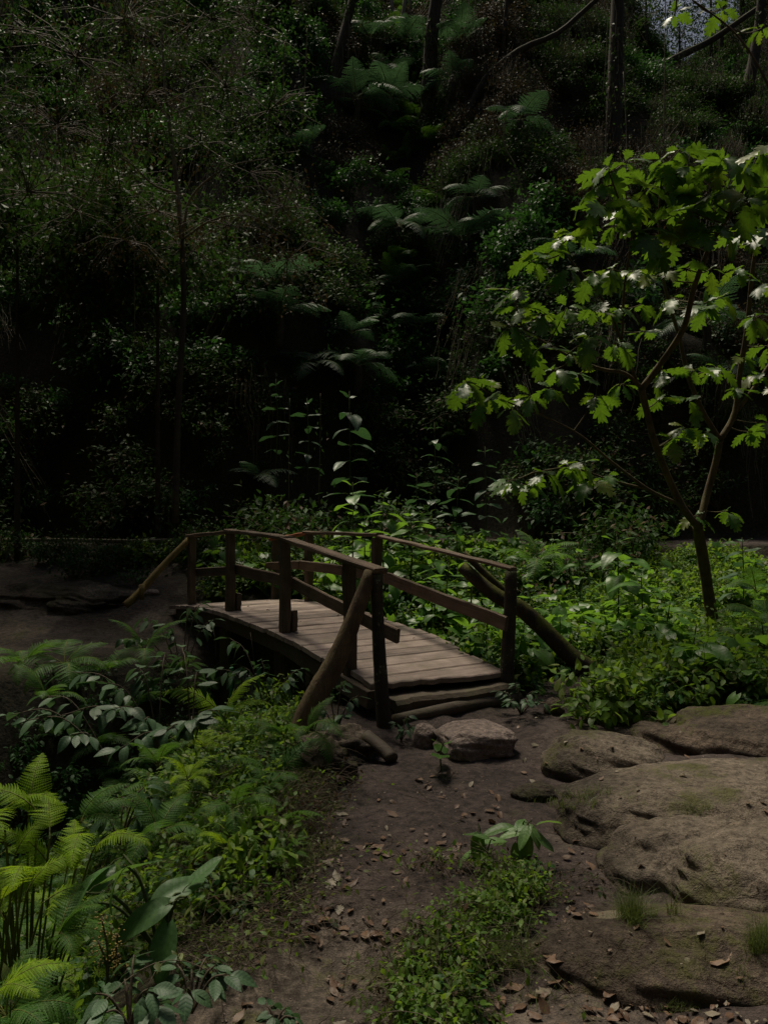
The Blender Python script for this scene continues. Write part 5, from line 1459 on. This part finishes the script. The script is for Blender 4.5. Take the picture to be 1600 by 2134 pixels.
fern_px("shadowed fern under the large heart leaves", 120, 1960, 2.6, 6, 0.26, 'fern', [20, -20, 60, 100, -50], 12)
fern_px("fern on the far ravine edge at the left picture border", 50, 1390, 6.6, 6, 0.55, 'fern', None, 13)
fern_px("fern hanging over the far ravine edge, second from the left border", 135, 1385, 6.6, 6, 0.50, 'fern', None, 14)
fern_px("third fern along the far ravine edge below the yellow pole", 225, 1400, 6.7, 6, 0.45, 'fern', None, 15)
fern_px("fern tucked among grey-green leaves left of the bridge", 300, 1360, 7.0, 5, 0.5, 'fern', None, 16)
fern_px("low fern hanging in the dark hollow at the left", 95, 1460, 6.2, 4, 0.42, 'fern', [0, -40, -80, 180], 17)
fern_px("feathery fern behind the mossy brace, right of the bridge", 1120, 1175, 10.5, 6, 0.75, 'fern', None, 18)
fern_px("pale fern beneath the lobed-leaf tree's trunk", 1540, 1330, 7.8, 7, 0.55, 'fern', None, 19)
fern_px("fern in the shade right of the lobed-leaf tree", 1575, 1235, 9.0, 6, 0.6, 'fern', None, 20)
fern_px("low fern on the bank beside the right picture edge", 1590, 1300, 7.3, 6, 0.5, 'fern', None, 21)
fern_px("small fern among dry stems close to the trail's left edge", 585, 1790, 3.45, 6, 0.20, 'fern', None, 31)
fern_px("small olive fern left of the dry stems on the bank", 470, 1770, 3.4, 6, 0.22, 'brightfern', None, 32)
fern_px("dim fern in the middle of the bank between two heart-leaved plants", 330, 1740, 3.3, 6, 0.26, 'fern', None, 33)
fern_px("little fern beside the pale leaves behind the slatted panel's foot", 425, 1560, 4.7, 6, 0.26, 'brightfern', None, 34)
fern_px("fine fern under the grey-green shrub's drooping tips", 330, 1600, 4.3, 6, 0.30, 'fern', None, 35)
# tree ferns on the slope
TF = [(565, 650, 1.35, "twin-layered tree fern left of the reddish shrubs, the upper one"), (588, 715, 1.25, "pale tree fern directly below the upper one on the left spur"),
      (735, 715, 0.9, "grey tree fern on the left spur above the two long fronds"), (870, 700, 1.1, "broad dull tree fern right of the gully bottom"),
      (745, 812, 1.35, "tree fern with long bright fronds above the tall broadleaf plant"), (960, 550, 1.7, "largest dark tree fern in the middle of the slope"),
      (830, 520, 1.2, "dark tree fern left of the largest one"), (985, 460, 1.2, "dim tree fern just above the largest one"),
      (545, 1010, 0.8, "small drooping fern low on the left spur"), (1450, 730, 1.4, "tree fern seen through the lobed-leaf tree"),
      (1470, 830, 1.2, "dark tree fern lower behind the lobed-leaf tree"), (830, 610, 0.95, "small tree fern in the gully below the dark one"),
      (880, 790, 0.9, "fern growing at the foot of the gully"), (745, 250, 1.5, "hanging fern left of the thick dark trunk"),
      (810, 245, 1.5, "pale fern spreading at the gully's bend"), (770, 120, 1.4, "blue-green fern high in the gully under the mossy trunk"),
      (840, 130, 1.4, "blue-green fern high in the gully beneath the saplings"), (800, 190, 1.3, "blue-green fern between the two high ones"),
      (960, 130, 1.3, "blue-green fern right of the thick dark trunk"), (940, 210, 1.3, "dim fern right of the trunk, lower down"),
      (1075, 300, 1.3, "dim fern under the arching bough"), (660, 780, 1.0, "fern left of the long bright fronds"), (620, 330, 1.1, "dim fern at the edge of the slender tree's crown"), (1180, 560, 1.1, "dim fern behind the tip of the lobed-leaf tree")]
for k, (px, py, L, lab) in enumerate(TF):
    h_ = hit(px, py + 15)
    q = h_ + Vector((0, -0.5, 0.25))
    big = L > 1.1
    fern(lab, q, 7 if big else 6, L * (1.0 + 0.015 * max(0, q.y - 16)), 'greyfern', None, -0.05, None, 40 + k, 0.35 if big else 0.0, "tree_fern" if big else "fern")

# ================================================================== BROAD-LEAVED PLANTS
def bl(label, px, pytop, pybase, Y, n, L, seed, kind='heart', dx=0, low=0.25, cat="plant"):
    t_ = ray(px, pytop, Y); b_ = ray(px + dx, pybase, Y)
    g = hgt(b_.x, Y)
    b_.z = max(min(b_.z, t_.z - 0.25), g) if pybase < 9000 else g
    b_.z = g if abs(b_.z - g) < 0.6 else b_.z
    return broadleaf(label, b_, t_, n, L, kind, None, seed, low, cat=cat)
BL = [("tall broadleaf plant against the dark slope behind the bridge", 728, 815, 1150, 13.0, 14, 0.36, 1, 0.35),
 ("broadleaf plant rising behind the bridge's middle, topmost leaves pale", 735, 1005, 1180, 10.8, 16, 0.32, 2, 0.2),
 ("leafy plant right of it behind the handrail", 800, 1030, 1190, 10.4, 16, 0.31, 3, 0.2),
 ("slim plant standing alone in front of the dark hollow", 868, 985, 1150, 12.0, 10, 0.24, 4, 0.5),
 ("slim plant with a drooping leaf cluster left of the tree's lowest branch", 955, 992, 1190, 12.0, 14, 0.25, 5, 0.45),
 ("bushy broadleaf plant over the right handrail", 855, 1070, 1210, 9.9, 18, 0.29, 6, 0.15),
 ("round-leaved plant at the right handrail's bend", 760, 1090, 1230, 9.6, 14, 0.27, 7, 0.15),
 ("plant with pale leaves right of the bend", 905, 1125, 1270, 9.2, 14, 0.24, 8, 0.15),
 ("yellow-lit plant seen between the far posts", 672, 1165, 1275, 10.6, 10, 0.26, 9, 0.1),
 ("broad leaves seen between the middle posts", 615, 1130, 1290, 11.0, 12, 0.25, 10, 0.1),
 ("yellow-lit plant beside the mossy brace's upper end", 935, 1172, 1320, 8.4, 12, 0.25, 11, 0.2),
 ("broadleaf plant under the right middle rail", 985, 1215, 1370, 8.0, 14, 0.24, 12, 0.15),
 ("dense plant left of the right end post", 1020, 1255, 1390, 7.4, 14, 0.22, 13, 0.15),
 ("shaded plant by the deck's right edge", 900, 1240, 1350, 8.2, 12, 0.22, 14, 0.15),
 ("plant with upright pale leaf just above the mossy brace", 985, 1140, 1280, 9.0, 6, 0.22, 15, 0.5),
 ("tall plant with big whitish leaves in the right clearing", 1285, 1120, 1330, 9.0, 16, 0.33, 16, 0.25),
 ("large-leaved plant right beside the tall whitish one", 1335, 1195, 1340, 8.6, 14, 0.30, 17, 0.2),
 ("small plant behind the clearing near the far path", 1150, 1115, 1210, 11.5, 10, 0.22, 18, 0.2),
 ("low plant in the clearing left of the whitish one", 1205, 1140, 1260, 10.2, 12, 0.24, 19, 0.1),
 ("plant in the clearing's left part behind the brace", 1100, 1215, 1330, 9.0, 12, 0.23, 20, 0.1),
 ("sunlit broadleaf plant in front of the lobed-leaf tree's trunk", 1395, 1255, 1400, 7.6, 14, 0.26, 21, 0.2),
 ("pale broadleaf plant at the base of the lobed-leaf tree", 1450, 1300, 1420, 7.2, 12, 0.24, 22, 0.1),
 ("whitish leaves at the right picture edge beside the ferns", 1585, 1290, 1400, 7.2, 12, 0.25, 23, 0.1),
 ("plant with a bright upright leaf right of the right end post", 1092, 1290, 1420, 7.2, 6, 0.20, 24, 0.5),
 ("leafy plant between the brace and the bright bank", 1165, 1280, 1400, 7.8, 12, 0.20, 25, 0.15),
 ("plant on the bank's crest left of the sunlit broadleaf", 1255, 1260, 1400, 8.0, 12, 0.24, 26, 0.15),
 ("tall dark leaves behind the trunk of the lobed-leaf tree", 1545, 1120, 1300, 10.0, 14, 0.26, 27, 0.2),
 ("dim plant at the slope foot right of the slim plants", 1010, 930, 1120, 13.3, 14, 0.28, 28, 0.2),
 ("dim plant at the slope foot below the gully", 905, 880, 1100, 13.6, 14, 0.28, 29, 0.2),
 ("dim broadleaf plant on the left spur beside the fern", 640, 830, 1000, 13.8, 12, 0.26, 30, 0.1),
 ("dim broadleaf plant left of the tall one", 575, 790, 960, 13.9, 12, 0.26, 31, 0.1),
 ("young plant with two heart leaves in front of the stepping stone", 925, 1545, 1580, 4.75, 4, 0.155, 32, 0.4)]
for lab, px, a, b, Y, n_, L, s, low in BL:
    bl(lab, px, a, b, Y, n_, L, s, 'shadeheart' if s in (1, 4, 5, 28, 29, 30, 31, 27) else 'heart', low=low)

def posed(label, base, leaves, kind='bigheart', stemr=0.007, cat="plant"):
    """plant whose leaves are placed one by one: (px, py, Y, length, azimuth, elevation, roll)"""
    base = Vector(base); o = thing("broadleaf_plant", label, cat, base)
    for k, (px, py, Y, L, az, el, ro) in enumerate(leaves):
        rot = Euler((R(ro), -R(el), R(az))); c = ray(px, py, Y)
        at = c - rot.to_matrix() @ Vector((L * 0.5, 0, 0)); foot = at - rot.to_matrix() @ Vector((L * 0.33, 0, 0.0))
        link("leaf", HM[kind][k % 4], o, at - base, rot, L)
        mb = MB(); tube(mb, spline([base + Vector((0, 0, -0.05)), base.lerp(foot, 0.55) + Vector((0, 0, 0.05)), foot], 8), np.linspace(stemr, stemr * 0.6, 8), 6, cap=False)
        centred(mb, "stalk", M['stem'], o, base)
    return o
b_ = ray(335, 1960, 2.75)
posed("plant with huge smooth heart leaves below the bright fern", b_, [(275, 1805, 2.75, 0.20, 25, 22, -35), (375, 1845, 2.8, 0.20, 35, 25, 30), (430, 1810, 2.85, 0.14, 40, 30, 0), (290, 1910, 2.65, 0.20, 205, -12, -30), (338, 1990, 2.6, 0.19, -95, -55, 0), (165, 1855, 2.75, 0.22, 222, -25, 25), (215, 1830, 2.8, 0.13, 60, 30, 20), (225, 1865, 2.65, 0.13, -120, -40, 50)])
b_ = ray(1085, 1800, 3.55); b_.z = hgt(b_.x, b_.y)
posed("green-leaved plant at the top of the weed strip in front of the slab", b_, [(1085, 1715, 3.55, 0.10, 60, 20, 0), (1140, 1708, 3.55, 0.11, 15, 20, -20), (1135, 1755, 3.5, 0.11, -25, -35, 10), (1098, 1765, 3.48, 0.13, -85, -55, 0), (1065, 1735, 3.5, 0.12, 195, -5, -20), (1040, 1722, 3.55, 0.15, 185, 10, 0), (1075, 1785, 3.5, 0.11, -110, -65, 0), (1115, 1735, 3.5, 0.10, -60, -20, 0), (1090, 1745, 3.46, 0.11, 230, -35, 0)], 'ovate', 0.004)
b_ = ray(1005, 1830, 3.4); b_.z = hgt(b_.x, b_.y)
posed("pale-leaved plant leaning left at the top of the weed strip", b_, [(990, 1738, 3.4, 0.11, 160, 10, 0), (995, 1770, 3.38, 0.13, -100, -60, 0), (1020, 1815, 3.38, 0.13, -80, -65, 0), (965, 1785, 3.4, 0.09, 200, -20, 0), (1030, 1750, 3.42, 0.11, 10, 10, 0)], 'ovate', 0.004)

# ================================================================== SHRUBS ON THE LEFT BANK (grey-green leaves on long stems)
def sprig_shrub(label, base, tips, L, seed, per=9, mat='bark'):
    lr = random.Random(seed); base = Vector(base)
    o = thing("shrub", label, "shrub", base)
    for (px, py, Y) in tips:
        e = ray(px, py, Y); md = base.lerp(e, 0.55) + Vector((0, 0, 0.22 * (e - base).length))
        cur = spline([base, md, e], 12)
        mb = MB(); tube(mb, cur, np.linspace(0.0055, 0.0025, 12), 5, cap=False)
        centred(mb, "stem", M['twig'], o, base)
        for k in range(per):
            s = 0.35 + 0.65 * (k + 1) / per; f = s * 11; i = min(int(f), 10); c = cur[i].lerp(cur[i + 1], f - i)
            tg = (cur[i + 1] - cur[i]); az = math.degrees(math.atan2(tg.y, tg.x)) + (62 if k % 2 else -62) * (0.25 if k == per - 1 else 1) + lr.uniform(-25, 25)
            rot = Euler((lr.uniform(-0.5, 0.5), -R(lr.uniform(-45, 8)), R(az)))
            sz = L * lr.uniform(0.7, 1.2)
            link("leaf", EM[lr.randrange(3)], o, c + rot.to_matrix() @ Vector((0.15 * sz, 0, 0)) - base, rot, sz)
    return o
sprig_shrub("grey-green shrub sprawling over the ravine left of the slatted panel", ray(330, 1560, 5.0), [(150, 1400, 5.0), (215, 1420, 4.9), (130, 1490, 4.7), (240, 1475, 4.7), (290, 1390, 5.1), (345, 1360, 5.3), (300, 1500, 4.7)], 0.13, 1, 10)
sprig_shrub("grey-green shrub with drooping tips in the centre of the left bank", ray(400, 1560, 4.8), [(410, 1400, 5.0), (350, 1520, 4.5), (400, 1500, 4.5), (450, 1480, 4.6), (250, 1560, 4.5), (380, 1350, 5.2)], 0.125, 2, 10)
sprig_shrub("thin grey-leaved shoots reaching left over the black hollow", ray(230, 1590, 4.7), [(20, 1490, 4.7), (60, 1500, 4.6), (95, 1450, 4.9), (150, 1530, 4.5)], 0.11, 3, 8)
sprig_shrub("leafy shoots climbing beside the slatted panel under the deck", ray(560, 1500, 6.2), [(480, 1330, 6.4), (500, 1385, 6.3), (545, 1375, 6.3), (560, 1400, 6.2), (440, 1395, 6.3), (600, 1420, 6.2), (625, 1395, 6.3)], 0.105, 4, 8)
sprig_shrub("shoots in front of the far-left bridge post", ray(380, 1420, 7.2), [(420, 1255, 7.4), (395, 1265, 7.4), (300, 1285, 7.4), (350, 1300, 7.2), (445, 1290, 7.2), (260, 1330, 7.0)], 0.12, 5, 8)
sprig_shrub("small shrub right of the steps at the right end post's foot", hit(1085, 1490), [(1040, 1440, 6.1), (1075, 1425, 6.1), (1110, 1440, 6.0), (1130, 1465, 5.9), (1060, 1465, 5.8), (1100, 1465, 5.75)], 0.07, 6, 10)
sprig_shrub("dark shoots between the brown log brace and the left end post", ray(700, 1530, 5.6), [(680, 1430, 5.7), (715, 1420, 5.7), (745, 1450, 5.6), (660, 1470, 5.6), (720, 1490, 5.4), (690, 1510, 5.4)], 0.085, 7, 8)
sprig_shrub("low leaves at the foot of the left end post", hit(835, 1545), [(850, 1490, 5.5), (845, 1520, 5.35), (825, 1505, 5.4), (870, 1510, 5.4)], 0.065, 8, 6)
sprig_shrub("round-leaved creeper on the shady bank right of the bright fern", ray(250, 1760, 3.4), [(300, 1640, 3.5), (310, 1660, 3.45), (260, 1665, 3.5), (230, 1730, 3.4), (290, 1700, 3.4), (215, 1700, 3.45)], 0.085, 9, 5)
sprig_shrub("broad-leaved herb at the bottom edge left of the sandy rock", ray(400, 2110, 2.35), [(400, 2020, 2.4), (450, 2010, 2.4), (430, 1995, 2.45), (370, 2010, 2.4), (470, 2030, 2.35), (390, 2060, 2.3)], 0.075, 10, 6)
sprig_shrub("herb with mottled leaves along the bottom edge near the corner", ray(270, 2140, 2.2), [(200, 2070, 2.2), (260, 2040, 2.25), (310, 2060, 2.2), (330, 2090, 2.2), (220, 2110, 2.15), (280, 1990, 2.3)], 0.08, 11, 6)
sprig_shrub("small herb on the sandy rock at the bottom edge", ray(575, 2140, 2.42), [(555, 2095, 2.45), (595, 2100, 2.45), (570, 2115, 2.4), (610, 2120, 2.4)], 0.05, 12, 6)
sprig_shrub("seedling in the wet leaves below the slab", hit(1195, 2055), [(1180, 2040, 2.75), (1210, 2045, 2.75), (1195, 2030, 2.78)], 0.05, 13, 5)

PB_V = np.array([tuple(v.co) for v in PB[0].vertices]); PB_F = np.array([tuple(q.vertices) for q in PB[0].polygons])
# dried flower stalks at lower left
fs = thing("flower_stalk", "dry yellow-seeded flower stalks in front of the heart leaves", "plant", ray(225, 2080, 2.5)); fb = Vector(fs.location)
lr = random.Random(9)
for px, py in ((212, 1910), (245, 1945), (205, 1960), (250, 1990)):
    e = ray(px, py, 2.5); mb = MB(); tube(mb, spline([fb, fb.lerp(e, 0.5) + Vector((0.01, 0, 0.02)), e], 8), 0.003, 5)
    centred(mb, "stalk", M['twig'], fs, fb)
    mb = MB()
    for k in range(40):
        c = np.array(tuple(e.lerp(fb, lr.random() * 0.35))) + np.array([lr.gauss(0, 0.012), lr.gauss(0, 0.012), lr.gauss(0, 0.01)])
        mb.add(PB_V * 0.0035 + c, PB_F)
    centred(mb, "seed_head", M['seed'], fs, fb)["kind"] = 'stuff'
wf = thing("wild_flower", "tiny white wildflower near the bottom left corner", "flower", ray(22, 2120, 2.2)); wb = Vector(wf.location)
e = ray(24, 2088, 2.2)
mb = MB(); tube(mb, [wb, (wb + e) / 2, e], 0.002, 5); centred(mb, "stalk", M['stem'], wf, wb)
for k in range(5):
    a = k * 72
    mb = MB(); v, f, uv = grid_leaf(lambda u: 0.35 * math.sin(math.pi * min(1, 0.1 + u * 0.85)), 4, 2, 0.1, 0.1)
    ca, sa = math.cos(R(a)), math.sin(R(a))
    w = np.stack([v[:, 0] * ca - v[:, 1] * sa, -(v[:, 2]) - 0.2 * v[:, 0], v[:, 0] * sa + v[:, 1] * ca], 1) * 0.009
    mb.add(w + np.array(tuple(e)), f); centred(mb, "petal", M['flower'], wf, wb)

# hanging vines, single strands one can follow
def vine(label, pts, Y, r, leaves=0, mat='vine', seed=0):
    cur = spline([ray(a, b, Y) for a, b in pts], 20)
    o = thing("hanging_vine", label, "vine", cur[0]); b = Vector(cur[0])
    mb = MB(); tube(mb, cur, r, 5, 0, 0.05, seed); centred(mb, "stem", M[mat], o, b)
    if leaves:
        lr = np.random.default_rng(seed); P_ = np.array([tuple(cur[i]) for i in lr.integers(0, 20, leaves)]) + lr.normal(size=(leaves, 3)) * 0.07
        mb = MB(); scatter_leaves(mb, SL, P_, lr.normal(size=P_.shape) + [0, 0, -1], lr.normal(size=P_.shape) + [0, -.3, .8], 0.08 * lr.uniform(.6, 1.2, leaves))
        centred(mb, "foliage", M['small'], o, b)["kind"] = 'stuff'
    return o
vine("long straight vine hanging left of the lobed-leaf tree's top", [(1386, -30), (1384, 120), (1382, 300)], 9.5, 0.006, 0, seed=1)
vine("pale vine hanging beside the slender tree's crown, leftmost of three", [(575, 90), (573, 170), (575, 260)], 11.0, 0.010, 20, 'palebark', seed=2)
vine("pale vine hanging beside the slender tree's crown, middle of three", [(592, 90), (590, 200), (594, 290)], 11.2, 0.010, 20, 'palebark', seed=3)
vine("pale vine hanging beside the slender tree's crown, rightmost of three", [(640, 60), (636, 160), (628, 270)], 11.4, 0.009, 20, 'palebark', seed=4)
vine("thin vine falling to the slope foot behind the bridge, left one", [(604, 830), (602, 960), (603, 1110)], 12.2, 0.006, 14, seed=5)
vine("thin vine falling to the slope foot behind the bridge, right one", [(668, 820), (667, 930), (664, 1050)], 12.2, 0.006, 14, seed=6)
vine("thin vine in the black hollow under the slender tree", [(280, 470), (281, 620), (283, 760)], 11.8, 0.006, 6, seed=7)
vine("looping vine on the slope right of the gully", [(1055, 230), (1050, 300), (1075, 350), (1090, 420)], 14.0, 0.010, 30, seed=8)
vine("leafy vine curtain strand below the vine-hung trunk, left", [(1268, 180), (1262, 300), (1270, 430)], 15.0, 0.010, 60, seed=9)
vine("leafy vine curtain strand below the vine-hung trunk, right", [(1298, 150), (1305, 300), (1300, 420)], 15.0, 0.010, 60, seed=10)

# the few fallen leaves large enough to point at
FL = [(1128, 1868, 0.12, "curled pinkish dead leaf standing against the weed strip", 70, 40), (800, 1782, 0.10, "broad brown dead leaf in the middle of the trail", 10, 5), (925, 1788, 0.11, "lobed tan dead leaf right of the broad brown one", -30, 8),
      (690, 1752, 0.12, "large brown dead leaf by the trail's left edge", 15, 12), (720, 1845, 0.12, "pair-sized reddish leaf on the left edge of the trail", 30, 15), (962, 1624, 0.07, "pale yellow-green fallen leaf on the upper trail", 0, 5),
      (1270, 2065, 0.07, "oval grey-brown leaf on wet mud at the bottom right", 40, 10), (1190, 1905, 0.12, "long rust-brown leaf below the slab's lip", 5, 12), (1245, 1895, 0.10, "brown leaf beside the long rust-brown one", -40, 20),
      (1480, 1965, 0.0, "", 0, 0), (1500, 1998, 0.09, "tan leaf on the low rock at the lower right", 20, 10), (1245, 1770, 0.08, "brown leaf in the hollow of the slab's upper left", -20, 10), (1165, 1995, 0.10, "leaf on the moss left of the white lichen patch", 15, 15)]
for k, (px, py, L, lab, az, ro) in enumerate(FL):
    if not L: continue
    zz = surf(px, py)[0]
    o = link("fallen_leaf", DL[k % 6], None, zz + Vector((0, 0, -0.006)), (R(ro * 0.3), R(ro * 0.2), R(az)), L)
    tag(o, lab, "leaf", "single fallen leaves on the trail and rocks")

# bushes and timber edging on the far left bank
for k, (px, py, sc_, lab) in enumerate([(190, 1205, 0.85, "dark rounded bush on the dirt bank left of the bridge"), (110, 1175, 0.7, "dark bush behind the left rock ledge by the timber edging"), (265, 1180, 0.6, "small dark bush beside the thin yellow pole"), (30, 1160, 0.5, "low dark bush at the left border under the timber edging")]):
    h_ = hit(px, py); o = thing("bush", lab, "bush", h_)
    for j in range(3):
        q = link("foliage", (SH['cool'] + SH['small'])[(k + j) % 5], o, ((j - 1) * 0.35 * sc_, 0.1 * j, 0.05), (0, 0, k * 1.3 + j * 2.1), sc_ * (0.8 + 0.15 * j)); q["kind"] = 'stuff'
mb = MB(); tube(mb, spline([ray(-90, 1127, 13.25), ray(120, 1125, 13.25), ray(260, 1127, 13.25), ray(400, 1125, 13.25)], 24), 0.035, 8, 0, 0.1, 5)
tag(centred(mb, "timber_edging", M['palebark']), "long low timber edging the far path left of the bridge", "log")
lr_ = np.random.default_rng(91)
dp = [tuple(bp(lr_.uniform(0.2, 5), lr_.uniform(0.05, 1.25), 0.012)) for _ in range(46)]
scatter("deck_litter", "small dead leaves and crumbs lying on the bridge deck", dp, normals_rot(np.array(dp), lr_, 0.2), 0.012 + 0.04 * lr_.random(46) ** 2, lr_.integers(0, 6, 46), DL)
